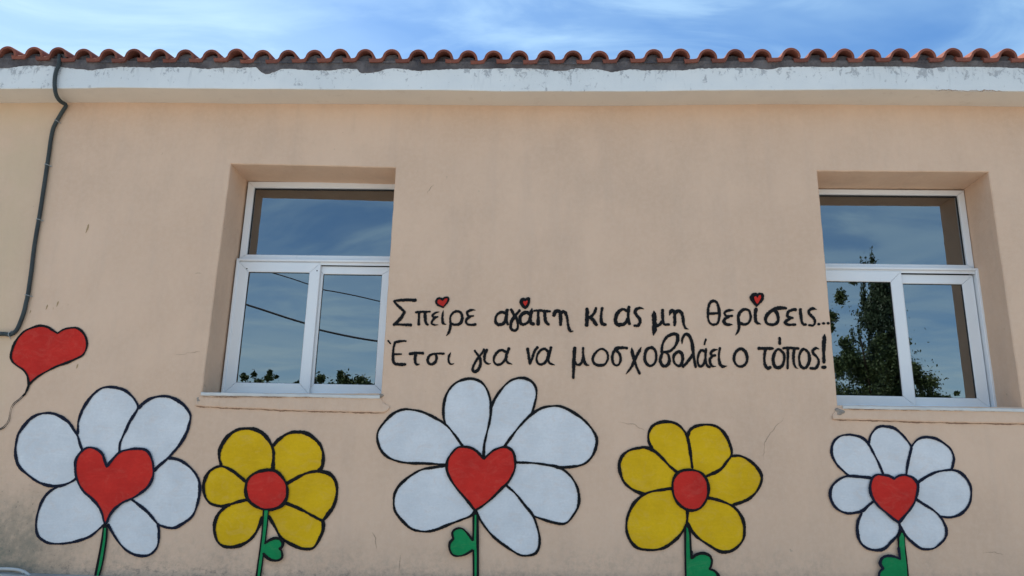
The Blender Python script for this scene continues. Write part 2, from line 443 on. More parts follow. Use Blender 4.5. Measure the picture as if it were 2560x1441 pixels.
# bedding mortar between fascia and tiles, with a ragged lower edge
MEDGE = [(-900, 168), (0, 170.5), (20, 170.5), (50, 165), (90, 163.5), (130, 164.5), (165, 169), (200, 173), (230, 176), (262, 170), (300, 167), (380, 169), (420, 167.5), (470, 168), (520, 172), (560, 168), (600, 170), (640, 167), (652, 181), (668, 186), (690, 178), (705, 171), (740, 173), (790, 176), (830, 175), (860, 171), (893, 172), (900, 183), (925, 182), (950, 177), (968, 171), (1000, 170.5), (1040, 177), (1070, 176), (1110, 173), (1160, 172), (1210, 172.5), (1280, 170), (1340, 171), (1390, 177), (1410, 177), (1440, 171), (1500, 173), (1530, 181), (1560, 175), (1590, 172), (1610, 177), (1640, 174), (1700, 176), (1750, 171), (1800, 170), (1880, 169), (1920, 174), (1950, 168), (2020, 166), (2100, 168), (2180, 165), (2270, 166), (2320, 171), (2360, 167), (2420, 166), (2500, 168), (2560, 170), (3400, 168)]
PEAKS = [(18, 115), (83, 115.5), (145, 117.5), (207, 120), (271, 121.5), (335, 122), (398, 122), (461, 121), (527, 122), (591, 122), (655, 122.5), (719, 122.5), (785, 122.5), (850, 122.5), (913, 122.5), (979, 122.5), (1045, 122.5), (1109, 123.3), (1170, 124), (1233, 124), (1298, 125.3), (1365, 125.5), (1432, 125.3), (1499, 125), (1565, 123.3), (1634, 122.5), (1701, 122), (1769, 122.5), (1838, 121.5), (1906, 120.3), (1977, 120), (2044, 120), (2112, 120.6), (2180, 121), (2249, 121.3), (2317, 120), (2382, 120), (2450, 120.7), (2519, 120.8)]
YT = -.315                                       # front of the tiles
PITCHX = .2199
def tile_line():
    w = [P(a, b, YT) for a, b in PEAKS]; L = [(p.x, p.z) for p in w]
    for k in range(1, 14):
        L.insert(0, (w[0].x-k*PITCHX, w[0].z+random.uniform(-.004, .004))); L.append((w[-1].x+k*PITCHX, w[-1].z+random.uniform(-.004, .004)))
    return L
TL = tile_line()
SL = math.radians(14); TH = .017; RB = .073; TLEN = .42; EXP = .36
def tile_profile():
    """outer line of the tile cross-section in (x, w); x=0 at the barrel crown"""
    pts = [(-.192, .008), (-.189, .002), (-.183, 0.0), (-.15, -.001), (-.11, 0.0), (-.088, .004)]
    for k in range(0, 13):
        a = math.radians(168 - 164*k/12.); r = .0755
        pts.append((.002 + r*math.cos(a)*1.03, .004 + r*math.sin(a)*1.02))
    pts.append((.079, -.004))
    return pts
def tile_mesh():
    pr = tile_profile(); n = len(pr); V = []; F = []
    nr = []
    for i in range(n):
        a = Vector(pr[max(i-1, 0)]); b = Vector(pr[min(i+1, n-1)]); d = (b-a).normalized(); nr.append(Vector((d.y, -d.x)))
    inner = []
    for i, ((x, w), q) in enumerate(zip(pr, nr)):
        if x < -.095: inner.append((max(x, -.186), -.032))            # pan: square lip
        elif x < -.08 and w < .01: inner.append((-.076, -.028))
        else: inner.append((x+q.x*.020, w+q.y*.020))
    rows = [(0.0, 1.0), (.005, 1.0), (TLEN, .95)]
    for v, s in rows:
        for (x, w) in pr: V.append((x*s, v, w*s + (-.003 if v == 0 else 0)))
        for (x, w) in inner: V.append((x*s, v, w*s))
    st = 2*n
    for r in range(2):
        for i in range(n-1):
            a = r*st+i; F.append((a, a+1, a+1+st, a+st))
            a = r*st+n+i; F.append((a, a+st, a+1+st, a+1))
        F.append((r*st, r*st+st, r*st+st+n, r*st+n)); a = r*st+n-1; F.append((a, a+n, a+n+st, a+st))
    for i in range(n-1): F.append((i, i+n, i+n+1, i+1))
    me = bpy.data.meshes.new('tile'); me.from_pydata(V, [], F); me.materials.append(M_TILE)
    me.polygons.foreach_set('use_smooth', [len(f) == 4 and abs(k) >= 0 for k, f in enumerate(F)])
    me.update()
    try: me.set_sharp_from_angle(angle=math.radians(40))
    except Exception: pass
    return me
roof = empty('roof', (0, YT, 5.1), B)
TM = tile_mesh(); CROWN = .081
yv, wv = Vector((0, math.cos(SL), math.sin(SL))), Vector((0, -math.sin(SL), math.cos(SL)))
for row in range(4):
    for (x, z) in TL:
        o = bpy.data.objects.new('tile', TM); COL.objects.link(o); o.parent = roof
        base = Vector((x, YT, z)) - wv*CROWN + yv*(row*EXP) + wv*(row*.006)
        o.location = base - worldloc(roof) + Vector((0 if row == 0 else random.uniform(-.003, .003), random.uniform(-.010, .010), 0))
        o.rotation_euler = (SL - math.radians(2.2), random.uniform(-.028, .028), random.uniform(-.016, .016))
# upper rows of the roof slope, never picked apart from the yard, and the rear slope
mb = MB(); n_r = 9
for row in range(4, 4+n_r):
    for (x, z) in TL[::1]:
        base = Vector((x, YT, z)) - wv*CROWN + yv*(row*EXP) + wv*.02
        pr = tile_profile()[::3]
        for a, b in zip(pr, pr[1:]):
            q = lambda p, v: base + Vector((p[0], 0, 0)) + yv*v + wv*p[1]
            mb.face([q(a, 0), q(b, 0), q(b, TLEN), q(a, TLEN)])
ud = mb.build('upper_tile_rows', M_TILE, roof); tag(ud, kind='stuff')
mb = MB(); zr = 5.03 + 4.6*math.tan(SL)
mb.hexa([(XL-.1, YE+.02, 5.0), (XR+.1, YE+.02, 5.0), (XR+.1, 4.3, zr), (XL-.1, 4.3, zr)], [(XL-.1, YE+.02, 4.9), (XR+.1, YE+.02, 4.9), (XR+.1, 4.3, zr-.1), (XL-.1, 4.3, zr-.1)])
mb.hexa([(XL-.1, 4.303, zr), (XR+.1, 4.303, zr), (XR+.1, 8.6, 5.0), (XL-.1, 8.6, 5.0)], [(XL-.1, 4.303, zr-.1), (XR+.1, 4.303, zr-.1), (XR+.1, 8.6, 4.9), (XL-.1, 8.6, 4.9)])
mb.build('roof_deck', M_TILE, roof)

def mortar():
    mb = MB(); xs = np.arange(XL, XR, .018)
    ed = [(P(a, b, YE-.014).x, P(a, b, YE-.014).z) for a, b in MEDGE]
    zl = sorted(TL)
    def top(x): return zat(zl, x) - .081*math.cos(SL) - .016
    prev = None
    for x in xs:
        n1 = random.uniform(-1, 1)
        ze = zat(ed, x) + .0035*n1 if ed[0][0] < x < ed[-1][0] else 5.02+.004*n1
        zt = top(x)
        y = YE-.012+random.uniform(-.0015, .0015)
        ze = min(ze, zt-.008)
        cur = [(x, YE-.0085, ze), (x, y, ze+.004), (x, y-.006+random.uniform(-.003, .003), (ze+zt)/2), (x, y-.016+random.uniform(-.005, .005), zt+.004), (x, YE+.05, zt+.012)]
        if prev:
            for k in range(4): mb.face([prev[k], cur[k], cur[k+1], prev[k+1]])
        prev = cur
    # plugs filling the hollow under each barrel
    for (x, z) in TL:
        rec = random.uniform(.03, .055); fill = random.uniform(.70, .98)
        zb = z-.081-.03; ring = []
        ring.append((x-.10, zb))
        for k in range(0, 9):
            a = math.radians(180-180*k/8); ring.append((x+.063*math.cos(a)+random.uniform(-.003, .003), z-.081+.062*fill*math.sin(a)+random.uniform(-.003, .003)))
        ring.append((x+.08, zb))
        f = [(a, YT+rec+.012*random.random()+(b-zb)*.25, b) for a, b in ring]
        mb.face(f); 
    o = mb.build('mortar_bed', M_MOR, B, smooth=False)
mortar()

# ------------------------------------------------------------------ windows
def frame_ring(mb, ox0, ox1, oz0, oz1, ix0, ix1, iz0, iz1, y0, y1, bev=.004, gap=.0009):
    """four mitred members between an outer and an inner rectangle"""
    O = [(ox0, oz0), (ox1, oz0), (ox1, oz1), (ox0, oz1)]; I = [(ix0, iz0), (ix1, iz0), (ix1, iz1), (ix0, iz1)]
    for k in range(4):
        a, b, c, d = Vector(O[k]), Vector(O[(k+1) % 4]), Vector(I[(k+1) % 4]), Vector(I[k])
        e = (b-a).normalized()*gap; q = [a+e, b-e, c-e, d+e]
        w = Vector((-(b-a).normalized().y, (b-a).normalized().x))       # inward
        ins = [q[0]+w*bev+e*bev/gap, q[1]+w*bev-e*bev/gap, q[2]-w*bev-e*0, q[3]-w*bev+e*0]
        fr = [(p.x, y0, p.y) for p in ins]; mid = [(p.x, y0+bev, p.y) for p in q]; bk = [(p.x, y1, p.y) for p in q]
        i = len(mb.v); mb.v += [Vector(p) for p in fr+mid+bk]
        mb.f.append([i, i+1, i+2, i+3]); mb.m.append(0)
        for r in (0, 4):
            for j in range(4): mb.f.append([i+r+j, i+r+4+j, i+r+4+(j+1) % 4, i+r+(j+1) % 4]); mb.m.append(0)
        mb.f.append([i+11, i+10, i+9, i+8]); mb.m.append(0)
def pane(name, x0, x1, z0, z1, y, par, tilt=0.0, sag=0.0):
    """one sheet of glass, very slightly dished as sealed double glazing is"""
    m = 0.012; mb = MB(); n = 12; V = {}
    for side, yy in ((0, y), (1, y+.003)):
        for i in range(n+1):
            for j in range(n+1):
                u, v = i/n, j/n; d = sag*(1-(2*u-1)**2)*(1-(2*v-1)**2)
                V[side, i, j] = len(mb.v); mb.v.append(Vector((x0-m+(x1-x0+2*m)*u, yy+tilt*u+d, z0-m+(z1-z0+2*m)*v)))
        for i in range(n):
            for j in range(n):
                q = [V[side, i, j], V[side, i+1, j], V[side, i+1, j+1], V[side, i, j+1]]
                mb.f.append(q if side == 0 else q[::-1]); mb.m.append(0)
    return mb.build(name, M_GLASS, par, smooth=True)
def gasket(x0, x1, z0, z1, y, par, w=.006, top=.010):
    mb = MB(); frame_ring(mb, x0-.002, x1+.002, z0-.002, z1+.002, x0+w, x1-w, z0+w, z1-top, y-.004, y+.004, .0005)
    mb.build('gasket', M_GASK, par)
def window(D, q, lab):
    W = empty('window', (D['x0'], .36, D['z0']), B); W['label'] = lab; W['group'] = 'white windows of the school wall'
    # transom light
    mb = MB(); frame_ring(mb, D['x0'], D['x1'], 3.506+D['dz'], D['zt'], D['tg'][0], D['tg'][1], D['tg'][2], D['tg'][3], .37, .43)
    mb.build('transom_frame', M_FRAME, W)
    gasket(*D['tg'], .398, W, .006, .012)
    pane('transom_pane', *D['tg'], .402, W, .0004, .0007)
    # lower outer frame (track)
    X0, X1, Z0, Z1 = D['x0']-.004, D['x1']+.006, D['z0'], 3.500+D['dz']
    mb = MB(); frame_ring(mb, X0, X1, Z0, Z1, X0+.022, X1-.022, Z0+.012, Z1-.020, .325, .44, .003)
    mb.box(X0+.024, X1-.024, .345, .350, Z1-.045, Z1-.021)          # track rail lip
    mb.build('track_frame', M_FRAME, W)
    # the nearer sash on the left, the other slid behind it
    s = D['s1']; g1 = D['g1']
    mb = MB(); frame_ring(mb, s[0], s[1], s[2], s[3], g1[0], g1[1], g1[2], g1[3], .335, .362, .004); sa = mb.build('sash', M_FRAME, W)
    gasket(*g1, .349, W, .003, .004)
    pane('sash_pane', *g1, .352, W, -.0010, .0006)
    s = D['s2']; g2 = D['g2']
    mb = MB(); frame_ring(mb, s[0], s[1], s[2], s[3], g2[0], g2[1], g2[2], g2[3], .368, .395, .004); mb.build('sash', M_FRAME, W)
    gasket(*g2, .382, W, .003, .004)
    pane('sash_pane', *g2, .385, W, .0009, .0006)
    # screws on the sash corners
    if D['screws']:
        for x, z in D['screws']:
            mb = MB(); mb.tube([(x, .3335, z), (x, .3365, z)], .006, 8); mb.build('screw', M_GASK, W)
    return W
WL = dict(x0=-2.622, x1=-1.236, z0=2.322, dz=0.0, zt=4.236, tg=(-2.563, -1.295, 3.550, 4.180),
          s1=(-2.607, -1.888, 2.336, 3.472), g1=(-2.514, -1.980, 2.423, 3.383),
          s2=(-1.945, -1.252, 2.338, 3.452), g2=(-1.868, -1.355, 2.427, 3.381),
          screws=[(-2.53, 3.41), (-1.915, 3.40)])
WR = dict(x0=2.305, x1=3.684, z0=2.318, dz=-.006, zt=4.212, tg=(2.375, 3.629, 3.534, 4.166),
          s1=(2.330, 3.052, 2.326, 3.460), g1=(2.424, 2.957, 2.407, 3.367),
          s2=(2.990, 3.660, 2.330, 3.444), g2=(3.072, 3.564, 2.406, 3.364), screws=[])
window(WL, OPEN[0], 'white sliding window left of the painted sentence, mirroring two cables')
window(WR, OPEN[1], 'white sliding window right of the painted sentence, mirroring a tall cypress')

# marble sills and the plaster bands beneath them
def sill(x0, x1, z, parent, right_end=True):
    mb = MB(); xs = np.linspace(x0, x1, 40); prev = None
    for i, x in enumerate(xs):
        j = random.uniform(-.0012, .0012); chip = .004 if random.random() < .12 else 0
        c = [(x, .34, z+.002), (x, -.016+chip, z+.000+j), (x, -.020+chip, z-.004+j), (x, -.020, z-.022+j+chip), (x, -.016, z-.026+j), (x, .34, z-.026)]
        if prev:
            for k in range(6): mb.face([prev[k], c[k], c[(k+1) % 6], prev[(k+1) % 6]])
        else: mb.face(c[::-1])
        prev = c
    mb.face(prev); return mb.build('sill', M_SILL, parent)
sill(P(502, 985, -.02).x, P(949.5, 988, -.02).x, P(720, 984.6, -.02).z, B)
sill(P(2108, 1016, -.02).x, 3.98, P(2330, 1018.0, -.02).z, B)
def band(top, bottom, depth=.016):
    """proud plaster band: px polylines of its top and bottom edge"""
    t = [P(a, b, -depth) for a, b in top]; bt = [P(a, b, -depth) for a, b in bottom]
    tl = [(p.x, p.z) for p in t]; bl = [(p.x, p.z) for p in bt]
    xs = np.linspace(bl[0][0], bl[-1][0], 120); mb = MB(); prev = None
    for x in xs:
        z1 = zat(tl, x); z0 = zat(bl, x) + random.uniform(-.0022, .0022)
        d = depth + random.uniform(-.0015, .0015)
        c = [(x, 0.001, z1+.003), (x, -d*.55, z1), (x, -d*.9, z1*.4+z0*.6), (x, -d, z0+.012), (x, -d*.8, z0+.003), (x, 0.001, z0)]
        if prev:
            for k in range(5): mb.face([prev[k], c[k], c[k+1], prev[k+1]])
        prev = c
    o = mb.build('plaster_band', M_WALL, B, smooth=True); return o
band([(488, 1000), (502, 990), (700, 991.5), (950, 992.5), (957, 1008), (972, 1016)], [(488, 1015), (510, 1017), (563, 1020), (646, 1023), (730, 1027), (813, 1029), (896, 1031), (960, 1032), (972, 1024)])
band([(2083, 1040), (2095, 1020), (2300, 1024), (2900, 1030)], [(2083, 1049), (2110, 1049.5), (2172, 1051), (2286, 1055), (2428, 1058), (2560, 1060), (2900, 1064)])
def shade_stroke(pts, w, mat, Y):
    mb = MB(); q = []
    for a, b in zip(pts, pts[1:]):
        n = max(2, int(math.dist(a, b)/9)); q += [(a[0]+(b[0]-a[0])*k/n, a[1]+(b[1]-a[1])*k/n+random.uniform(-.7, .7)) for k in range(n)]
    stroke(mb, q+[pts[-1]], w, Y, 0, rough=.45, vary=.5, taper=(10, 10)); mb.build('painted_shade_line', mat, B)
SHADE_LINES = [([(490, 1016.5), (563, 1021), (646, 1024), (730, 1028), (813, 1030), (896, 1032), (962, 1033)], 2.2, .002), ([(2086, 1050.5), (2172, 1052), (2286, 1056), (2428, 1059.5), (2600, 1062)], 2.2, .002),
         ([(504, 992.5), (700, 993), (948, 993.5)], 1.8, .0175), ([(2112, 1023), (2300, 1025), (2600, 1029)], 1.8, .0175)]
# exposed cement lump at the left end of the right sill
def lump(cx, cy, rx, ry, mat, name, depth=.02, n=18):
    mb = MB(); c = P(cx, cy, 0); s = 6/FOC*1.05; rings = []
    for k, (f, d) in enumerate(((1, .0005), (.85, .5), (.55, .9), (.25, 1.0))):
        rg = []
        for i in range(n):
            a = 2*math.pi*i/n; j = 1+.25*math.sin(3*a+1)+random.uniform(-.12, .12)
            rg.append((c.x+rx*s*f*j*math.cos(a), -depth*d-(random.uniform(0, .004) if k else .0005), c.z+ry*s*f*j*math.sin(a)))
        rings.append(rg)
    for a, b in zip(rings, rings[1:]):
        for i in range(n): mb.face([a[i], a[(i+1) % n], b[(i+1) % n], b[i]])
    mb.face(rings[-1]); return mb.build(name, mat, B)
lump(2099, 1031, 11, 9, M_CEM, 'exposed_cement', .02)
lump(497, 1004, 6, 10, M_CEM, 'exposed_cement', .012)
lump(953, 990, 5, 5, M_CEM, 'exposed_cement', .02)

# plinth
mb = MB(); xs = np.linspace(XL, XR, 160); prev = None
for x in xs:
    zb = zat([(-20, .955), (-4.2, .958), (-3.9, .953), (-3.3, .947), (-2.06, .948), (0, 1.0), (3.6, 1.062), (20, 1.1)], x) - .021
    c = [(x, .1, zb), (x, -.10, zb-.01+random.uniform(-.002, .002)), (x, -.115, zb-.02), (x, -.115, 0)]
    if prev:
        for k in range(3): mb.face([prev[k], c[k], c[k+1], prev[k+1]])
    prev = c
mb.build('plinth', M_PLI, B)

# ------------------------------------------------------------------ brush strokes and painted shapes
def spline(pts, closed=False, step=2.2):
    """Catmull-Rom through pixel points; a doubled point is a corner"""
    runs = []; cur = [pts[0]]
    for p in pts[1:]:
        if p == cur[-1]: runs.append(cur); cur = [p]
        else: cur.append(p)
    runs.append(cur); runs = [r for r in runs if len(r) > 1]
    out = []
    smooth_close = closed and len(runs) == 1
    for r in runs:
        n = len(r)
        if smooth_close and r[0] != r[-1]: r = r+[r[0]]; n += 1
        for i in range(n-1):
            p1, p2 = r[i], r[i+1]
            if smooth_close: p0 = r[i-1] if i > 0 else r[-2]; p3 = r[i+2] if i+2 < n else r[1]
            else: p0 = r[i-1] if i > 0 else (2*p1[0]-p2[0], 2*p1[1]-p2[1]); p3 = r[i+2] if i+2 < n else (2*p2[0]-p1[0], 2*p2[1]-p1[1])
            L = math.dist(p1, p2); k = max(1, int(L/step))
            for j in range(k):
                t = j/k; t2, t3 = t*t, t*t*t
                out.append(tuple(.5*((2*p1[a]) + (-p0[a]+p2[a])*t + (2*p0[a]-5*p1[a]+4*p2[a]-p3[a])*t2 + (-p0[a]+3*p1[a]-3*p2[a]+p3[a])*t3) for a in (0, 1)))
        out.append(r[-1])
    res = [out[0]]
    for p in out[1:]:
        if math.dist(p, res[-1]) > .25: res.append(p)
    return res
def stroke(mb, pts, w, y, mat=1, closed=False, taper=(0, 0), rough=.14, vary=.20, ramp=.00045):
    """ribbon of paint; w in photograph pixels; y distance in front of the wall"""
    c = spline(pts, closed, 1.6)
    if len(c) < 2: return
    n = len(c); L = sum(math.dist(a, b) for a, b in zip(c, c[1:])); ph = random.uniform(0, 9); s = 0
    i0 = len(mb.v); prev = None
    caps = not closed
    path = []
    for i, p in enumerate(c):
        a = c[max(i-1, 0)]; b = c[min(i+1, n-1)]
        if closed and i in (0, n-1): a, b = c[-2], c[1]
        d = (b[0]-a[0], b[1]-a[1]); l = math.hypot(*d) or 1; d = (d[0]/l, d[1]/l)
        if i: s += math.dist(c[i-1], p)
        f = 1 + vary*math.sin(s/17+ph) + vary*.5*math.sin(s/6.1+ph*2)
        if taper[0] and s < taper[0]: f *= .25+.75*s/taper[0]
        if taper[1] and L-s < taper[1]: f *= .25+.75*(L-s)/taper[1]
        h = w/2*f*1.07
        if closed and i == n-1 and path: path.append((p, path[0][1], path[0][2], path[0][3], s)); continue
        path.append((p, d, h*(1+random.uniform(-rough, rough)), h*(1+random.uniform(-rough, rough)), s))
    rows = []
    if caps:
        p, d, hl, hr, s0 = path[0]
        for k in (.92, .55): e = math.sqrt(1-k*k); rows.append(((p[0]-d[0]*hl*k, p[1]-d[1]*hl*k), d, hl*e, hr*e, 0))
    rows += path
    if caps:
        p, d, hl, hr, s0 = path[-1]
        for k in (.55, .92): e = math.sqrt(1-k*k); rows.append(((p[0]+d[0]*hl*k, p[1]+d[1]*hl*k), d, hl*e, hr*e, s0))
    for p, d, hl, hr, s_ in rows:
        yy = -(y + ramp*(s_/max(L, 1)))
        mb.v.append(P(p[0]-d[1]*hl, p[1]+d[0]*hl, yy)); mb.v.append(P(p[0]+d[1]*hr, p[1]-d[0]*hr, yy))
    m = len(rows)
    for k in range(m-1):
        a = i0+2*k; mb.f.append([a, a+1, a+3, a+2]); mb.m.append(mat)
def fill(mb, pts, y, mat=0, sm=True):
    c = spline(pts, False, 4) if sm else pts
    if math.dist(c[0], c[-1]) < .3: c = c[:-1]
    loop = [P(a, b, -y) for a, b in c]
    tr = tessellate_polygon([[Vector((v.x, v.z, 0)) for v in loop]])
    i0 = len(mb.v); mb.v += loop
    for t in tr:
        a, b, q = (loop[i] for i in t); nrm = (b-a).cross(q-a)
        mb.f.append([i0+i for i in (t if nrm.y < 0 else t[::-1])]); mb.m.append(mat)
_lay = [0]
def petal(parent, k, st, close, w, i, mfill, mline):
    """st: traced outline (stroked); close: hidden points under the flower centre that close the fill"""
    mb = MB(); s = cr(k, st) if isinstance(k, str) else st; c = cr(k, close) if isinstance(k, str) else close
    sp_ = spline(s, False, 4)
    fill(mb, sp_+c, .0016+.00035*i, 0, False)
    stroke(mb, s, w, .0052+.0006*i, 1)
    return mb.build('petal', [mfill, mline], parent)
def flower(name, base, label):
    e = empty(name, P(*base, 0), B); e['label'] = label; return e
def centre(parent, name, k, pts, w, mline, y=.0115):
    mb = MB(); q = cr(k, pts); fill(mb, q, y, 0); stroke(mb, q, w, y+.003, 1, closed=True)
    return mb.build(name, [M_RED, mline], parent)
D = lambda p: cr('D', p); Ee = lambda p: cr('E', p)

# --- far left white flower
f1 = flower('painted_flower', (240, 1441), 'white petalled flower with a lopsided red heart, far left on the wall')
p3s = D([(1390, 1200), (1440, 1150), (1510, 1107), (1600, 1086), (1690, 1090), (1780, 1130), (1850, 1185), (1900, 1260), (1905, 1310), (1890, 1375)]) + Ee([(1770, 70), (1735, 140), (1690, 210), (1620, 290), (1560, 350), (1500, 400), (1462, 440)])
p2s = Ee([(735, 90), (737, 40)]) + D([(783, 1340), (820, 1230), (880, 1130), (940, 1060), (1010, 1008), (1090, 992), (1180, 1003), (1250, 1028), (1310, 1075), (1355, 1130), (1380, 1195), (1345, 1265), (1295, 1345)]) + Ee([(1190, 60), (1152, 140), (1132, 200), (1128, 268)])
p1s = Ee([(780, 250), (755, 190), (735, 120), (700, 60)]) + D([(690, 1350), (620, 1297), (530, 1258), (420, 1258), (330, 1292), (260, 1355), (200, 1435)]) + Ee([(165, 120), (145, 240), (155, 340), (185, 410), (260, 480), (350, 545), (440, 580), (520, 590), (600, 580), (680, 545), (718, 518)])
petal(f1, None, p2s, Ee([(1000, 450), (850, 300), (780, 250)]), 6.2, 1, M_WHITE, M_NAVY)
petal(f1, None, p1s, [], 6.6, 2, M_WHITE, M_NAVY)
petal(f1, None, p3s, Ee([(1300, 450), (1128, 268), (1132, 200), (1152, 140), (1190, 60)])+D([(1295, 1345), (1345, 1265)]), 6.8, 3, M_WHITE, M_NAVY)
petal(f1, 'E', [(1590, 325), (1650, 330), (1720, 355), (1800, 415), (1860, 490), (1888, 570), (1885, 670), (1860, 780), (1820, 870), (1750, 930), (1660, 980), (1600, 985), (1540, 970), (1495, 950), (1460, 910), (1400, 840), (1330, 780), (1250, 720), (1220, 705)], [(1300, 600), (1440, 470), (1500, 405), (1560, 350)], 6.4, 4, M_WHITE, M_NAVY)
petal(f1, 'E', [(1495, 952), (1502, 1030), (1496, 1130), (1470, 1190), (1420, 1235), (1360, 1250), (1280, 1240), (1200, 1200), (1130, 1130), (1070, 1040), (1025, 960)], [(1008, 930), (1012, 850), (1100, 720), (1210, 680), (1240, 712), (1330, 780), (1400, 840), (1460, 910)], 5.8, 5, M_WHITE, M_NAVY)
petal(f1, 'E', [(545, 597), (470, 640), (410, 710), (370, 800), (345, 900), (342, 990), (360, 1060), (410, 1105), (470, 1130), (560, 1135), (660, 1125), (760, 1100), (850, 1065), (920, 1010), (975, 960)], [(985, 900), (985, 780), (900, 640), (780, 540), (735, 505), (718, 518), (680, 545), (600, 580)], 5.8, 0, M_WHITE, M_NAVY)
centre(f1, 'heart_centre', 'E', [(1008, 405), (990, 350), (970, 290), (930, 250), (880, 228), (830, 225), (790, 245), (745, 290), (715, 350), (712, 430), (720, 500), (750, 580), (800, 650), (870, 710), (930, 780), (965, 850), (978, 910), (993, 955), (993, 955), (1015, 920), (1040, 860), (1090, 800), (1160, 745), (1250, 705), (1330, 655), (1400, 595), (1440, 520), (1452, 440), (1440, 350), (1410, 280), (1370, 245), (1290, 235), (1210, 245), (1130, 270), (1060, 340), (1008, 405)], 5.8, M_NAVY)
def stem(parent, k, dark, green, y=.0165):
    mb = MB(); fill(mb, cr(k, dark), y, 1, False); fill(mb, cr(k, green), y+.002, 0, False); return mb.build('stem', [M_GRN, M_BLK], parent)
stem(f1, 'E', [(975, 945), (962, 1050), (940, 1180), (912, 1320), (888, 1441), (885, 1452), (940, 1452), (948, 1432), (975, 1330), (1000, 1200), (1018, 1070), (1020, 985), (1005, 945)],
     [(985, 985), (975, 1100), (958, 1200), (935, 1330), (912, 1441), (910, 1452), (926, 1452), (935, 1420), (960, 1330), (982, 1200), (997, 1090), (1002, 985)])

# --- left yellow flower
f2 = flower('painted_flower', (645, 1441), 'yellow flower with a red disc centre, left of the middle under the first window')
YW = 8.0
petal(f2, 'F', [(225, 440), (210, 380), (212, 310), (250, 230), (300, 170), (370, 127), (440, 115), (520, 120), (590, 152), (640, 202), (680, 268), (697, 330), (694, 400), (690, 475)], [(660, 600), (560, 620), (455, 600), (400, 552), (330, 497), (250, 458)], YW, 1, M_YEL, M_BLK)
petal(f2, 'F', [(697, 262), (750, 207), (830, 157), (910, 145), (990, 157), (1060, 202), (1112, 257), (1140, 330), (1142, 400), (1130, 460), (1105, 492)], [(1060, 500), (980, 520), (900, 560), (820, 605), (700, 620), (690, 475), (694, 400), (697, 330)], YW, 2, M_YEL, M_BLK)
petal(f2, 'F', [(820, 605), (900, 560), (980, 520), (1060, 500), (1130, 502), (1200, 522), (1245, 572), (1265, 640), (1260, 730), (1230, 820), (1180, 890), (1138, 945)], [(1050, 900), (950, 845), (860, 805), (790, 778), (700, 690)], YW*.95, 3, M_YEL, M_BLK)
petal(f2, 'F', [(790, 778), (860, 805), (950, 845), (1050, 900), (1132, 942), (1140, 942), (1141, 1020), (1110, 1100), (1062, 1178), (1000, 1198), (920, 1183), (830, 1140), (760, 1090), (710, 1000), (655, 905)], [(630, 840), (700, 750)], YW*.9, 4, M_YEL, M_BLK)
petal(f2, 'F', [(455, 755), (380, 772), (300, 800), (240, 840), (190, 900), (165, 980), (170, 1060), (195, 1130), (240, 1168), (310, 1180), (390, 1165), (470, 1125), (530, 1060), (570, 980), (592, 915)], [(620, 840), (560, 750)], YW*.9, 5, M_YEL, M_BLK)
petal(f2, 'F', [(455, 600), (400, 552), (330, 497), (250, 458), (190, 458), (120, 500), (80, 570), (67, 640), (80, 720), (120, 780), (180, 805), (240, 812), (300, 800)], [(380, 772), (455, 755), (550, 680)], YW*.85, 6, M_YEL, M_BLK)
centre(f2, 'disc_centre', 'F', [(690, 488), (750, 523), (800, 590), (820, 660), (812, 740), (770, 805), (700, 838), (630, 845), (560, 825), (490, 780), (452, 720), (446, 640), (465, 570), (520, 520), (600, 492)], 7.0, M_BLK)
stem(f2, 'F', [(598, 848), (595, 930), (585, 1060), (570, 1180), (550, 1320), (533, 1441), (530, 1460), (583, 1460), (588, 1420), (600, 1340), (612, 1240), (628, 1130), (645, 990), (655, 850)],
     [(615, 850), (608, 960), (597, 1080), (583, 1200), (565, 1320), (552, 1441), (550, 1460), (572, 1460), (575, 1420), (588, 1330), (602, 1220), (617, 1120), (633, 990), (645, 850)])
def leaf(parent, k, fl, st, w, y=.0215, mline=M_BLK, name='leaf'):
    mb = MB(); fill(mb, cr(k, fl), y, 0); stroke(mb, cr(k, st), w, y+.003, 1); return mb.build(name, [M_GRN, mline], parent)
L2 = [(620, 1145), (660, 1117), (710, 1100), (755, 1108), (780, 1145), (768, 1182), (748, 1192), (748, 1192), (768, 1215), (774, 1265), (750, 1294), (700, 1300), (650, 1283), (607, 1240)]
leaf(f2, 'F', L2+[(590, 1215), (598, 1160)], L2, 6.2)

# --- middle white flower
f3 = flower('painted_flower', (1190, 1441), 'largest white petalled flower with red heart centre, below the painted sentence')
GW = 5.8
petal(f3, 'G', [(650, 535), (600, 465), (540, 395), (470, 350), (380, 307), (310, 291), (240, 289), (170, 320), (110, 380), (70, 440), (65, 500), (90, 570), (140, 620), (220, 650), (300, 660), (400, 662), (540, 670)], [(640, 650)], GW, 1, M_WHITE, M_BLK)
petal(f3, 'G', [(535, 390), (522, 330), (525, 250), (550, 170), (600, 110), (660, 82), (720, 75), (780, 97), (820, 145), (843, 210), (850, 280), (845, 350), (825, 440), (805, 530), (799, 612)], [(720, 640), (640, 600), (650, 535), (600, 465)], GW, 2, M_WHITE, M_BLK)
petal(f3, 'G', [(852, 272), (880, 210), (930, 140), (990, 87), (1060, 70), (1120, 87), (1158, 130), (1165, 190), (1150, 260), (1133, 322)], [(1100, 350), (1040, 415), (975, 500), (945, 545), (900, 640), (800, 640), (799, 612), (805, 530), (825, 440), (845, 350)], GW, 3, M_WHITE, M_BLK)
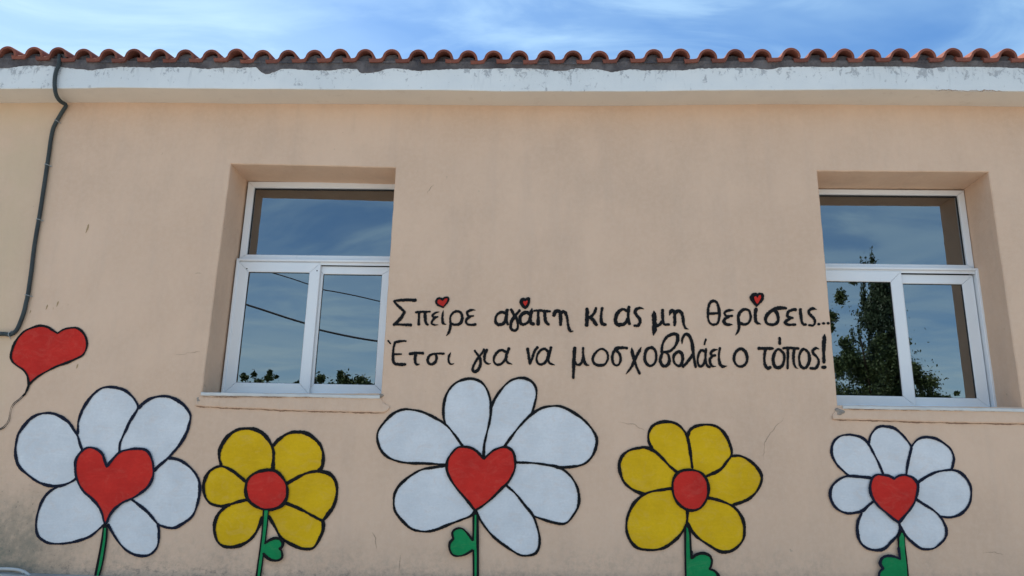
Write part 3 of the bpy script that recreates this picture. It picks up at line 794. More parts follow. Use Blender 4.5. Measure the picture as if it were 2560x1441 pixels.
petal(f3, 'G', [(945, 545), (975, 500), (1040, 415), (1100, 350), (1140, 315), (1200, 280), (1260, 266), (1330, 267), (1400, 297), (1480, 350), (1540, 412), (1580, 482), (1577, 550), (1545, 620), (1490, 667), (1410, 685), (1310, 690)], [(1230, 670), (1130, 658), (1025, 655), (920, 650)], GW*1.05, 4, M_WHITE, M_BLK)
petal(f3, 'G', [(1025, 655), (1130, 658), (1230, 670), (1320, 690), (1390, 737), (1440, 810), (1460, 890), (1453, 960), (1420, 1020), (1380, 1068), (1340, 1080), (1280, 1070), (1220, 1052), (1150, 1028)], [(1080, 945), (1020, 870), (955, 812), (850, 750)], GW, 5, M_WHITE, M_BLK)
petal(f3, 'G', [(955, 812), (1020, 870), (1080, 945), (1140, 1020), (1170, 1100), (1187, 1180), (1180, 1248), (1150, 1288), (1090, 1300), (1040, 1290), (960, 1240), (880, 1180), (820, 1115), (770, 1040), (745, 990)], [(800, 900)], GW, 6, M_WHITE, M_BLK)
petal(f3, 'G', [(540, 675), (450, 690), (370, 705), (290, 750), (220, 810), (185, 870), (178, 930), (187, 990), (230, 1050), (300, 1113), (390, 1133), (470, 1120), (570, 1080), (650, 1050), (710, 1025), (738, 995)], [(650, 800)], GW*1.05, 0, M_WHITE, M_BLK)
centre(f3, 'heart_centre', 'G', [(800, 630), (760, 585), (720, 557), (670, 546), (620, 552), (580, 590), (550, 640), (545, 700), (565, 760), (610, 830), (670, 900), (710, 950), (740, 988), (740, 988), (800, 950), (860, 900), (920, 840), (970, 790), (1005, 730), (1018, 680), (1015, 620), (1000, 577), (960, 549), (920, 551), (870, 570), (830, 603), (800, 630)], 5.6, M_BLK)
stem(f3, 'G', [(730, 990), (722, 1030), (722, 1200), (724, 1441), (724, 1460), (768, 1460), (768, 1200), (766, 1050), (752, 1000)], [(738, 1018), (736, 1120), (733, 1200), (737, 1320), (737, 1460), (751, 1460), (752, 1300), (748, 1180), (750, 1080), (749, 1018)])
L3 = [(722, 1192), (690, 1147), (650, 1112), (612, 1113), (583, 1140), (590, 1182), (590, 1182), (566, 1212), (563, 1250), (582, 1290), (620, 1303), (670, 1293), (722, 1262)]
leaf(f3, 'G', L3+[(745, 1250), (745, 1200)], L3, 5.2)

# --- right yellow flower
f4 = flower('painted_flower', (1725, 1441), 'yellow flower with a red oval centre, right of the middle below the exclamation mark')
HW = 6.6
petal(f4, 'H', [(385, 315), (357, 260), (356, 190), (385, 132), (440, 97), (520, 86), (590, 101), (640, 135), (688, 200), (710, 280), (725, 380), (740, 490)], [(700, 620), (600, 530), (540, 475), (470, 400), (400, 340)], HW, 1, M_YEL, M_BLK)
petal(f4, 'H', [(700, 205), (720, 160), (770, 127), (850, 113), (930, 121), (990, 155), (1040, 220), (1070, 290), (1085, 370), (1040, 440), (980, 510), (860, 567)], [(750, 620), (740, 490), (725, 380), (710, 280)], HW, 2, M_YEL, M_BLK)
petal(f4, 'H', [(1092, 387), (1160, 387), (1230, 420), (1300, 480), (1343, 550), (1345, 610), (1310, 690), (1250, 753), (1180, 790), (1100, 815)], [(1050, 805), (960, 772), (880, 755), (750, 650), (860, 567), (980, 510), (1040, 440)], HW, 3, M_YEL, M_BLK)
petal(f4, 'H', [(880, 755), (960, 772), (1050, 805), (1110, 840), (1160, 900), (1190, 970), (1197, 1050), (1185, 1120), (1140, 1180), (1080, 1220), (1010, 1230), (950, 1210), (870, 1160), (790, 1105), (740, 1050), (700, 980)], [(697, 860), (750, 780)], HW, 4, M_YEL, M_BLK)
petal(f4, 'H', [(555, 672), (470, 685), (380, 700), (300, 735), (230, 800), (182, 890), (162, 980), (170, 1070), (210, 1150), (270, 1198), (370, 1212), (460, 1203), (530, 1170), (600, 1115), (650, 1055), (688, 985), (696, 920), (696, 870)], [(650, 750)], HW, 5, M_YEL, M_BLK)
petal(f4, 'H', [(605, 530), (540, 475), (470, 400), (400, 340), (330, 313), (270, 318), (190, 337), (130, 382), (100, 450), (107, 530), (137, 610), (190, 665), (250, 700), (310, 720)], [(380, 700), (470, 685), (555, 672), (650, 600)], HW*1.05, 6, M_YEL, M_BLK)
centre(f4, 'disc_centre', 'H', [(730, 509), (800, 526), (850, 570), (879, 640), (879, 720), (853, 790), (810, 843), (750, 865), (690, 857), (632, 820), (587, 760), (567, 680), (571, 600), (602, 545), (655, 515)], 6.0, M_BLK)
stem(f4, 'H', [(690, 960), (666, 1010), (668, 1200), (672, 1400), (674, 1460), (735, 1460), (735, 1200), (728, 1060), (705, 985)], [(688, 1010), (686, 1200), (690, 1460), (722, 1460), (722, 1290), (715, 1180), (712, 1080), (700, 1025)])
L4 = [(736, 1225), (732, 1283), (732, 1283), (780, 1250), (830, 1240), (885, 1256), (911, 1300), (905, 1350), (890, 1378), (890, 1378), (935, 1395), (965, 1430), (978, 1470)]
leaf(f4, 'H', [(718, 1290), (732, 1283)]+L4[3:8]+[(890, 1378), (890, 1378), (935, 1395), (965, 1430), (978, 1470), (978, 1470), (692, 1470), (692, 1470), (700, 1360), (718, 1290)], L4, 6.2)

# --- right white flower
f5 = flower('painted_flower', (2255, 1441), 'seven petalled white flower with red heart centre, below the right window')
IW = 5.8
petal(f5, 'I', [(600, 515), (570, 440), (520, 340), (470, 250), (420, 200), (350, 176), (280, 170), (210, 187), (162, 230), (142, 290), (147, 360), (190, 440), (240, 490), (295, 540)], [(400, 548), (495, 560), (600, 620)], IW, 1, M_WHITE, M_NAVY)
petal(f5, 'I', [(475, 245), (490, 180), (530, 122), (570, 97), (630, 96), (700, 111), (760, 155), (810, 210), (855, 278), (845, 340), (825, 430), (812, 520)], [(700, 660), (600, 515), (570, 440), (520, 340)], IW*1.05, 2, M_WHITE, M_NAVY)
petal(f5, 'I', [(860, 275), (900, 225), (950, 197), (1010, 192), (1080, 207), (1150, 247), (1210, 300), (1238, 370), (1233, 430), (1220, 480)], [(1150, 492), (1070, 510), (980, 555), (915, 600), (820, 620), (812, 520), (825, 430), (845, 340)], IW, 3, M_WHITE, M_NAVY)
petal(f5, 'I', [(915, 600), (980, 555), (1070, 510), (1150, 492), (1230, 487), (1300, 512), (1350, 562), (1385, 622), (1396, 690), (1383, 780), (1340, 848), (1280, 893), (1200, 913), (1115, 903)], [(1050, 845), (970, 795), (905, 753), (800, 700)], IW*1.05, 4, M_WHITE, M_NAVY)
petal(f5, 'I', [(905, 753), (970, 795), (1050, 845), (1110, 900), (1150, 960), (1173, 1030), (1160, 1100), (1110, 1155), (1060, 1190), (1000, 1200), (940, 1190), (870, 1140), (810, 1080), (770, 1010), (750, 965)], [(780, 850)], IW, 5, M_WHITE, M_NAVY)
petal(f5, 'I', [(410, 878), (377, 950), (372, 1030), (387, 1110), (422, 1163), (480, 1198), (560, 1208), (620, 1190), (670, 1140), (730, 1075), (755, 1010), (748, 965)], [(700, 850), (540, 740), (510, 773), (450, 835)], IW*1.15, 6, M_WHITE, M_NAVY)
petal(f5, 'I', [(495, 557), (400, 548), (290, 542), (220, 565), (162, 610), (131, 670), (131, 740), (165, 810), (220, 855), (290, 877), (360, 870), (420, 852), (470, 807), (510, 773)], [(600, 680)], IW*1.1, 7, M_WHITE, M_NAVY)
centre(f5, 'heart_centre', 'I', [(703, 565), (660, 541), (600, 531), (550, 529), (510, 556), (490, 610), (487, 670), (510, 740), (560, 810), (630, 870), (690, 922), (748, 960), (748, 960), (790, 908), (840, 850), (885, 780), (910, 700), (918, 635), (905, 592), (870, 556), (820, 536), (780, 531), (740, 541), (703, 565)], 6.0, M_NAVY, .013)
stem(f5, 'I', [(758, 1030), (730, 1090), (733, 1150), (750, 1290), (760, 1460), (838, 1460), (832, 1400), (820, 1280), (804, 1160), (800, 1080), (772, 1030)], [(768, 1052), (750, 1095), (750, 1180), (765, 1290), (765, 1460), (822, 1460), (815, 1350), (800, 1230), (793, 1090), (778, 1052)])
L5 = [(742, 1190), (757, 1287), (757, 1287), (700, 1264), (640, 1259), (592, 1282), (577, 1328), (605, 1372), (605, 1372), (572, 1405), (560, 1470)]
leaf(f5, 'I', [(775, 1293), (757, 1290)]+L5[3:8]+[(605, 1372), (605, 1372), (572, 1405), (560, 1470), (560, 1470), (800, 1470), (800, 1470), (790, 1300)], L5, 6.4, mline=M_NAVY)

# --- red heart balloon with its painted string
e = flower('painted_balloon', (70, 965), 'red heart balloon with a thin curling string, painted above the far left flower')
mb = MB(); hb = cr('D', [(573, 455), (520, 420), (470, 391), (400, 379), (330, 396), (250, 430), (190, 487), (150, 545), (120, 620), (107, 685), (122, 735), (170, 780), (230, 820), (268, 870), (282, 925), (288, 968), (288, 968), (340, 920), (400, 875), (480, 830), (570, 785), (670, 750), (760, 710), (830, 670), (862, 610), (870, 550), (855, 490), (820, 437), (770, 404), (720, 400), (640, 415), (573, 455)])
fill(mb, hb, .003, 0); stroke(mb, hb, 5.0, .006, 1, closed=True); mb.build('heart', [M_RED, M_BLK], e)
mb = MB(); sg = [(288, 965), (275, 1010), (250, 1060), (200, 1110), (145, 1155), (115, 1200), (100, 1260), (90, 1320), (60, 1370), (20, 1405), (-40, 1425)]
stroke(mb, cr('D', sg[:3]+[(225, 1085)]), 5.5, .009, 0, taper=(0, 22))
stroke(mb, cr('D', [(x-5, y-3) for x, y in sg[2:]]), 1.3, .0095, 0, rough=.3, vary=.3); stroke(mb, cr('D', [(x+6, y+4) for x, y in sg[2:]]), 1.3, .010, 0, rough=.3, vary=.3)
mb.build('string', M_BLK, e)

# ------------------------------------------------------------------ the painted sentence, brush stroke by brush stroke
ins = empty('painted_sentence', P(1520, 860, 0), B); ins['label'] = 'two lines of black hand painted Greek lettering with small red hearts as accents'
def letter(k, *strokes, dots=()):
    mb = MB(); y = .004
    s = CR[k][2]
    for st in strokes:
        pts, w = st[0], st[1]; opt = st[2] if len(st) > 2 else ''
        stroke(mb, cr(k, pts), w/s*1.12, y, 0, closed='c' in opt, taper=(9 if 's' in opt else 0, 9 if 'e' in opt else 0), rough=.19, vary=.15); y += .0007
    for (cx, cy, rx, ry) in dots:
        ring = [(cx+rx*math.cos(a)*random.uniform(.9, 1.1), cy+ry*math.sin(a)*random.uniform(.9, 1.1)) for a in [2*math.pi*i/12 for i in range(12)]]
        fill(mb, cr(k, ring), y, 0, False); y += .0007
    return mb.build('letter', M_BLK, ins)
def minih(k, pts, w, red=None):
    mb = MB(); q = cr(k, pts); fill(mb, cr(k, red) if red else q, .0125 if red else .004, 0); 
    if red: fill(mb, q, .004, 1)
    stroke(mb, q, w/CR[k][2], .0075, 1, closed=True, rough=.2); return mb.build('accent_heart', [M_RED, M_BLK], ins)
# first line
letter('A', ([(485, 195), (400, 190), (300, 193), (200, 200), (155, 210), (155, 210), (200, 260), (260, 320), (322, 375), (322, 375), (288, 440), (230, 510), (155, 578)], 38), ([(160, 575), (230, 575), (320, 578), (415, 582)], 36))
letter('A', ([(500, 384), (560, 376), (640, 376), (720, 374)], 30), ([(550, 388), (548, 460), (543, 572)], 38), ([(640, 390), (645, 470), (655, 540), (683, 578)], 40))
letter('A', ([(865, 376), (805, 392), (760, 430), (775, 458), (842, 455)], 28, 's'), ([(808, 462), (757, 515), (747, 560), (790, 582), (848, 578)], 32, 'e'))
letter('A', ([(930, 355), (917, 440), (917, 520), (932, 562), (972, 572)], 38, 'se'))
letter('A', ([(978, 750), (1015, 700), (1035, 640), (1042, 560), (1037, 490), (1052, 430), (1090, 385), (1150, 368), (1205, 395), (1226, 460), (1213, 530), (1170, 573), (1100, 577), (1050, 558)], 35, 's'))
letter('A', ([(1430, 350), (1370, 347), (1312, 372), (1303, 410), (1332, 443), (1398, 440)], 34, 's'), ([(1352, 450), (1298, 490), (1284, 540), (1312, 573), (1370, 583), (1428, 573)], 38))
minih('A', [(918, 190), (880, 165), (838, 175), (817, 215), (833, 258), (880, 285), (930, 308), (930, 308), (965, 262), (1000, 215), (1010, 165), (985, 150), (945, 160), (918, 190)], 30)
letter('A', ([(1915, 400), (1850, 382), (1792, 402), (1752, 460), (1748, 530), (1790, 577), (1850, 570), (1895, 530), (1912, 465)], 42), ([(1928, 350), (1920, 430), (1915, 510), (1938, 570)], 44))
letter('A', ([(1995, 345), (2030, 410), (2070, 470), (2095, 560), (2093, 630), (2060, 670), (2010, 660), (1985, 610), (1997, 530), (2040, 460), (2085, 400), (2125, 355)], 38))
letter('A', ([(2290, 420), (2240, 387), (2180, 402), (2137, 450), (2127, 520), (2152, 567), (2210, 568), (2262, 530), (2288, 470)], 42), ([(2318, 320), (2302, 400), (2292, 480), (2300, 548), (2342, 568)], 42, 's'))
minih('A', [(2215, 200), (2180, 180), (2145, 195), (2140, 232), (2165, 272), (2190, 300), (2215, 318), (2215, 318), (2248, 285), (2270, 240), (2278, 190), (2267, 158), (2240, 170), (2215, 200)], 36, [(2215, 215), (2190, 205), (2178, 228), (2195, 262), (2215, 285), (2240, 250), (2250, 210), (2240, 195)])
letter('B', ([(98, 360), (180, 354), (260, 364), (342, 368)], 32), ([(160, 380), (160, 460), (158, 565)], 46), ([(262, 385), (265, 450), (280, 530), (322, 576)], 42))
letter('B', ([(408, 435), (425, 378), (470, 358), (503, 390), (512, 480), (508, 578)], 44), ([(512, 405), (550, 372), (590, 400), (612, 470), (625, 560), (642, 640), (670, 682), (708, 677)], 42, 'e'))
letter('B', ([(925, 335), (925, 450), (920, 580)], 46), ([(1065, 320), (1045, 380), (1010, 430), (955, 468)], 34), ([(965, 462), (1018, 500), (1045, 545), (1070, 580)], 42))
letter('B', ([(1162, 318), (1148, 400), (1146, 490), (1162, 560), (1212, 576)], 42))
letter('B', ([(1550, 365), (1500, 337), (1440, 357), (1390, 420), (1370, 500), (1392, 568), (1450, 580), (1520, 558), (1558, 490)], 45), ([(1580, 300), (1570, 400), (1575, 500), (1588, 565)], 44))
letter('B', ([(1815, 332), (1760, 317), (1702, 332), (1678, 380), (1702, 430), (1745, 480), (1755, 540), (1720, 592), (1667, 590)], 38, 's'))
letter('B', ([(1972, 362), (1978, 450), (1983, 560), (1982, 650), (1965, 745)], 56, 'se'), ([(1988, 540), (2015, 588), (2060, 578), (2098, 530)], 36), ([(2108, 352), (2108, 430), (2115, 520), (2140, 573), (2208, 576)], 42))
letter('B', ([(2215, 430), (2235, 372), (2260, 352), (2292, 390), (2300, 480), (2298, 580)], 40, 's'), ([(2302, 405), (2340, 368), (2381, 372), (2410, 402), (2428, 480), (2442, 570), (2466, 630), (2513, 648)], 40, 'e'))
letter('C', ([(525, 207), (480, 226), (450, 290), (438, 380), (440, 470), (460, 538), (500, 573), (560, 573), (598, 538), (616, 460), (616, 370), (600, 290), (573, 226)], 34, 'c'), ([(455, 405), (600, 398)], 30))
letter('C', ([(842, 350), (790, 350), (722, 367), (698, 400), (727, 440), (815, 440)], 36, 's'), ([(760, 455), (702, 490), (692, 538), (730, 573), (822, 577)], 40, 'e'))
letter('C', ([(868, 742), (905, 690), (925, 620), (920, 540), (914, 470), (935, 390), (985, 346), (1040, 337), (1088, 370), (1108, 440), (1098, 510), (1060, 558), (1000, 573), (942, 553)], 38, 's'))
letter('C', ([(1190, 332), (1180, 400), (1184, 480), (1202, 543), (1268, 570)], 42, 'e'))
minih('C', [(1210, 118), (1180, 98), (1135, 112), (1112, 160), (1135, 203), (1168, 245), (1197, 285), (1197, 285), (1245, 238), (1285, 198), (1298, 150), (1292, 105), (1250, 95), (1210, 118)], 38, [(1215, 160), (1190, 130), (1160, 145), (1170, 190), (1210, 250), (1245, 200), (1272, 150), (1262, 112), (1235, 120)])
letter('C', ([(1662, 320), (1580, 315), (1500, 327), (1432, 362), (1362, 430), (1340, 500), (1362, 557), (1430, 577), (1498, 567), (1537, 510), (1532, 440), (1510, 382), (1485, 352)], 44))
letter('C', ([(1808, 342), (1760, 347), (1702, 372), (1680, 420), (1702, 458), (1762, 470)], 36), ([(1730, 475), (1664, 520), (1650, 553), (1700, 577), (1802, 574)], 42))
letter('C', ([(1885, 337), (1892, 420), (1906, 520), (1930, 570), (1968, 576)], 42))
letter('C', ([(2138, 338), (2080, 327), (2032, 346), (2018, 390), (2060, 440), (2103, 490), (2113, 550), (2080, 592), (2022, 584)], 36, 's'))
for cx, cy in ((2175, 570), (2250, 558), (2320, 555)):
    letter('C', dots=[(cx, cy, 27, 22)])
# second line
letter('A', ([(65, 830), (100, 873)], 27))
letter('A', ([(342, 835), (260, 836), (185, 850)], 32), ([(172, 855), (148, 950), (142, 1060), (146, 1150), (175, 1190), (240, 1200), (332, 1200)], 36), ([(155, 1040), (268, 1040)], 26))
letter('A', ([(408, 1035), (500, 1022), (605, 1025)], 34), ([(495, 1035), (487, 1110), (492, 1178), (520, 1203), (557, 1195)], 36, 'e'))
letter('A', ([(938, 1032), (850, 1030), (770, 1037), (712, 1065), (682, 1130), (702, 1183), (750, 1198), (800, 1163), (823, 1110), (815, 1060), (792, 1040)], 34))
letter('A', ([(1045, 1012), (1015, 1080), (1010, 1140), (1030, 1183), (1060, 1198), (1095, 1185)], 34, 'se'))
letter('A', ([(1420, 985), (1460, 1040), (1500, 1100), (1513, 1170), (1498, 1240), (1460, 1298), (1412, 1317), (1388, 1280), (1402, 1220), (1440, 1150), (1480, 1090), (1530, 1030), (1568, 968)], 36))
letter('A', ([(1610, 972), (1582, 1040), (1572, 1120), (1592, 1170), (1640, 1193), (1670, 1185)], 38, 'e'))
letter('A', ([(1905, 1000), (1840, 977), (1782, 1002), (1732, 1070), (1718, 1140), (1747, 1193), (1810, 1203), (1880, 1150), (1918, 1080)], 36), ([(1955, 955), (1925, 1030), (1912, 1110), (1937, 1170), (2008, 1198)], 38, 'e'))
letter('A', ([(2248, 957), (2265, 1050), (2285, 1200), (2285, 1200), (2326, 1090), (2356, 1000), (2400, 937)], 38))
letter('B', ([(310, 992), (260, 957), (202, 977), (152, 1040), (132, 1120), (152, 1178), (200, 1202), (268, 1170), (308, 1100), (322, 1030)], 36), ([(360, 940), (337, 1030), (322, 1110), (337, 1178), (418, 1210)], 36, 'e'))
letter('B', ([(730, 942), (725, 1050), (718, 1180), (715, 1300), (710, 1412)], 42), ([(735, 1155), (762, 1200), (810, 1203), (845, 1160), (862, 1100)], 34), ([(863, 942), (865, 1050), (882, 1150), (912, 1203), (958, 1213)], 38, 'e'))
letter('B', ([(1160, 957), (1102, 977), (1042, 1040), (1014, 1120), (1042, 1188), (1110, 1213), (1190, 1208), (1238, 1150), (1253, 1080), (1230, 1000)], 34, 'c'))
letter('B', ([(1545, 945), (1460, 938), (1385, 950)], 44), ([(1372, 960), (1332, 1030), (1320, 1110), (1342, 1188), (1385, 1218), (1433, 1188), (1452, 1110), (1430, 1030), (1380, 980)], 36))
letter('B', ([(1625, 942), (1640, 1040), (1675, 1160), (1710, 1260), (1748, 1342)], 42, 's'), ([(1775, 930), (1722, 1030), (1672, 1130), (1620, 1240), (1537, 1352)], 36, 'se'))
letter('B', ([(1920, 937), (1862, 970), (1832, 1050), (1832, 1130), (1862, 1193), (1920, 1223), (1978, 1188), (2008, 1110), (2003, 1020), (1975, 957)], 38, 'c'))
letter('B', ([(2095, 1010), (2105, 900), (2150, 800), (2220, 742), (2300, 722), (2343, 750), (2343, 830), (2300, 920), (2230, 988), (2150, 1003)], 40), ([(2128, 1005), (2087, 1070), (2072, 1140), (2102, 1208), (2150, 1228), (2203, 1188), (2213, 1110), (2190, 1040)], 40, 'c'))
letter('B', ([(2350, 1000), (2295, 1050), (2280, 1120), (2303, 1188), (2365, 1225), (2405, 1188), (2425, 1120), (2415, 1050), (2385, 1005)], 40, 'c'))
letter('C', ([(32, 880), (37, 800), (75, 735), (120, 730), (160, 782), (190, 870), (205, 980), (217, 1080), (245, 1238)], 40, 's'), ([(190, 1055), (142, 1130), (92, 1190), (45, 1233)], 36))
letter('C', ([(405, 807), (382, 888)], 32), ([(385, 1000), (340, 977), (302, 1022), (278, 1100), (283, 1188), (320, 1233), (370, 1198), (395, 1120)], 36), ([(408, 962), (400, 1050), (407, 1150), (427, 1218), (465, 1243)], 34))
letter('C', ([(590, 967), (522, 977), (483, 1022), (502, 1058), (553, 1060)], 34, 's'), ([(512, 1067), (468, 1120), (478, 1188), (512, 1227), (565, 1230)], 36, 'e'))
letter('C', ([(625, 947), (612, 1030), (612, 1130), (632, 1198), (670, 1233), (733, 1225)], 38, 'e'))
letter('C', ([(950, 957), (892, 987), (852, 1060), (852, 1150), (892, 1213), (950, 1233), (1008, 1213), (1048, 1150), (1048, 1060), (1008, 982)], 38, 'c'))
letter('C', ([(1237, 950), (1340, 950), (1450, 950)], 38), ([(1340, 965), (1325, 1050), (1322, 1150), (1342, 1228), (1380, 1262), (1412, 1247)], 42))
letter('C', ([(1560, 785), (1565, 870)], 42), ([(1550, 962), (1492, 1002), (1462, 1090), (1467, 1188), (1502, 1243), (1560, 1248), (1608, 1208), (1633, 1120), (1623, 1030)], 40, 'c'))
letter('C', ([(1622, 945), (1740, 942), (1852, 950)], 32), ([(1690, 965), (1690, 1100), (1685, 1262)], 38), ([(1790, 962), (1777, 1080), (1787, 1188), (1815, 1248), (1850, 1263)], 38, 'e'))
letter('C', ([(1940, 962), (1892, 1002), (1867, 1090), (1877, 1188), (1912, 1248), (1968, 1253), (2008, 1198), (2028, 1110), (2008, 1012)], 38, 'c'))
letter('C', ([(2178, 960), (2130, 947), (2082, 982), (2092, 1030), (2140, 1080), (2173, 1140), (2163, 1208), (2120, 1262), (2047, 1260)], 38, 's'))
letter('C', ([(2266, 730), (2255, 900), (2252, 1050), (2255, 1165)], 50, 's'), dots=[(2255, 1245, 45, 30)])

M_SHADE = mat_simple('shade_line_brown', (.27, .17, .12), .95, .1)  # brown standing in for shade below the bands and sills
for a_, w_, y_ in SHADE_LINES: shade_stroke(a_, w_, M_SHADE, y_)
# ------------------------------------------------------------------ hairline cracks and scars in the plaster
def crack(pts, w=1.3, Y=.0012, name='crack'):
    mb = MB(); q = []
    for a, b in zip(pts, pts[1:]):
        n = max(2, int(math.dist(a, b)/7))
        for k in range(n):
            t = k/n; q.append((a[0]+(b[0]-a[0])*t+random.uniform(-1.6, 1.6), a[1]+(b[1]-a[1])*t+random.uniform(-1.6, 1.6)))
    q.append(pts[-1]); stroke(mb, q, w, Y, 0, rough=.5, vary=.45, taper=(12, 12)); return mb.build(name, M_CRK, B)
crack([(1960, 1046), (1937, 1068), (1922, 1090), (1912, 1110), (1908, 1145)], 1.1)
crack([(1546, 1056), (1585, 1062), (1611, 1077)], 1.0)
crack([(1085, 462), (1073, 475), (1068, 484)], 1.0)
crack([(930, 1330), (938, 1345), (942, 1372)], 1.2)
crack([(1002, 1390), (1000, 1415), (995, 1441)], 1.0)
crack([(2455, 1382), (2480, 1380), (2508, 1388)], 1.0)
crack([(488, 683), (503, 684)], 1.3); crack([(440, 888), (500, 879)], .9)
crack([(962, 1005), (968, 1015), (960, 1022)], 1.2)
crack([(2340, 226), (2380, 226), (2420, 228), (2470, 227), (2520, 229)], 1.6, -YE+.0095)
for (a, b, l) in ((405, 385, 6), (412, 358, 3), (396, 357, 2), (404, 371, 3), (386, 418, 3), (953, 350, 5), (1045, 428, 3), (1449, 347, 3)):
    crack([(a, b-l/2), (a-l*.3, b+l/2)], 1.6, .0012, 'chip')
for (a, b, l) in ((222, 572, 22), (146, 760, 14), (119, 768, 12), (77, 780, 8), (195, 916, 12), (134, 772, 5)):
    mb = MB(); stroke(mb, [(a, b-l/2), (a-l*.15, b), (a-l*.35, b+l/2)], 3.0, .0012, 0, taper=(5, 8), rough=.4, vary=.3)
    mb.build('scrape', bpy.data.materials.get('ochre_scrape') or mat_simple('ochre_scrape', (.40, .27, .15), .9, .1), B)

# ------------------------------------------------------------------ conduit on the wall
co = empty('cable_conduit', P(12, 835, -.02)); tag(co, label='dark grey corrugated conduit running from the roof tiles down to the heart balloon', category='conduit')
cpx = [(149, 138, -.27), (148, 152, -.285), (146, 165, -.285), (141, 177, -.282), (138, 190, -.280), (136.5, 205, -.278), (137, 220, -.276), (140, 236, -.24), (146, 248, -.17), (154, 256, -.085), (163, 261, -.035), (164.5, 266, -.024), (158, 276, -.022), (149.5, 290, -.021), (142, 303, -.02), (133, 322, -.02), (127, 350, -.02), (123, 380, -.02), (118, 413, -.02), (114, 440, -.02), (108, 480, -.02), (102, 520, -.02), (97, 550, -.02), (90, 590, -.02), (84, 630, -.02), (78, 680, -.02), (70, 736, -.02), (65, 758, -.02), (60, 780, -.02), (50, 808, -.02), (43, 823, -.02), (35, 832, -.02), (25, 837, -.02), (12, 835.5, -.02), (-10, 835, -.02), (-60, 833, -.02), (-150, 832, -.02), (-700, 835, -.02)]
cp = [P(a, b, y) for a, b, y in cpx]
def cr3(pts, sub):
    out = []
    for i in range(len(pts)-1):
        p0 = pts[max(i-1, 0)]; p1 = pts[i]; p2 = pts[i+1]; p3 = pts[min(i+2, len(pts)-1)]
        k = max(2, int((p2-p1).length/sub))
        for j in range(k):
            t = j/k; out.append(.5*((2*p1)+(-p0+p2)*t+(2*p0-5*p1+4*p2-p3)*t*t+(-p0+3*p1-3*p2+p3)*t**3))
    out.append(pts[-1]); return out
cc = cr3(cp, .0045)
mb = MB(); mb.tube(cc, .0165, 10, rf=[.0172 if i % 2 else .0150 for i in range(len(cc))]); mb.build('corrugated_tube', M_CON, co, smooth=False)
def clip(px, py, Y, ang):
    c = P(px, py, Y); d = Vector((math.cos(ang), 0, math.sin(ang))); n = Vector((-d.z, 0, d.x)); mb = MB(); pts = []
    mb.tube([c - n*.034 + Vector((0, .014, 0)), c - n*.02+Vector((0, .0, 0)), c-n*.012+Vector((0, -.016, 0)), c+Vector((0, -.021, 0)), c+n*.012+Vector((0, -.016, 0)), c+n*.02, c+n*.034+Vector((0, .014, 0))], .0035, 6)
    mb.build('clip', M_STEEL, co)
for px, py, an in ((142, 303, 1.1), (118, 413, 1.35), (97, 550, 1.4), (69, 739, 1.35), (25, 837, 0.1)): clip(px, py, -.02, an)

pp = empty('thin_pipe', P(60, 1430, -.05)); tag(pp, label='thin pale grey pipe bending down at the foot of the wall, bottom left corner', category='pipe')
mb = MB(); pc = cr3([P(a, b, -.055) for a, b in ((-500, 1424), (-60, 1422.5), (0, 1422.5), (25, 1423), (45, 1425), (58, 1429), (68, 1435), (78, 1443), (84, 1452), (88, 1500), (88, 1700))], .02)
mb.tube(pc, .0115, 10); mb.build('tube', M_PIPE, pp, smooth=True)
mb = MB(); c = P(58, 1429, -.055); mb.tube([c, c+Vector((.012, 0, -.008))], .0145, 10); mb.build('joint_collar', M_PIPE, pp)

# ------------------------------------------------------------------ trees and cables in the yard, mirrored by the panes
def foliage(clumps, n, size, seed, up_bias=.3, flat=.0):
    r = np.random.default_rng(seed); vol = np.array([c[3]*c[4]+.010 for c in clumps]); pr = vol/vol.sum()
    idx = r.choice(len(clumps), n, p=pr); C = np.array(clumps)[idx]
    d = r.normal(size=(n, 3)); d /= np.linalg.norm(d, axis=1)[:, None]
    rad = np.where(r.random(n) < .55, r.random(n)**.45*.95, np.abs(r.normal(size=n))*.62); rad *= 1+.22*np.sin(d[:, 0]*7+C[:, 0]*5)*np.cos(d[:, 2]*6+C[:, 2]*3)
    p = C[:, :3] + d*np.stack([C[:, 3], C[:, 3], C[:, 4]], 1)*rad[:, None]
    a = r.normal(size=(n, 3)); a[:, 2] += up_bias*2; a /= np.linalg.norm(a, axis=1)[:, None]
    b = np.cross(a, r.normal(size=(n, 3))); b /= np.linalg.norm(b, axis=1)[:, None]
    s = size*(.6+.8*r.random(n))[:, None]
    v = np.stack([p-a*s, p+b*s*.42, p+a*s, p-b*s*.42], 1).reshape(-1, 3)
    f = [(4*i, 4*i+1, 4*i+2, 4*i+3) for i in range(n)]
    return v.tolist(), f
def mk_tree(name, label, cat, base, clumps, n, size, seed, mat, trunk_r=.12, group=None, **k):
    t = empty(name, base); tag(t, label=label, category=cat)
    if group: t['group'] = group
    v, f = foliage(clumps, n, size, seed, **k); meshobj('crown', v, f, mat, t)
    mb = MB(); bx = Vector(base); cs = [Vector(c[:3]) for c in clumps]; topc = max(cs, key=lambda q: q.z)
    topc = bx.lerp(topc, .8); mid = bx.lerp(topc, .5)+Vector((.1, .05, 0))
    mb.tube([bx, bx+Vector((.03, 0, .8)), mid, topc], .1, 8, rf=[trunk_r*1.25, trunk_r, trunk_r*.6, trunk_r*.15])
    for c in sorted(cs, key=lambda q: q.z)[:8]:
        s0 = bx.lerp(mid, random.uniform(.55, 1)); mb.tube([s0, s0.lerp(c, .5)+Vector((0, 0, .1)), c], .03, 5, rf=[trunk_r*.4, trunk_r*.25, trunk_r*.08])
    mb.build('trunk', M_BARK, t); return t
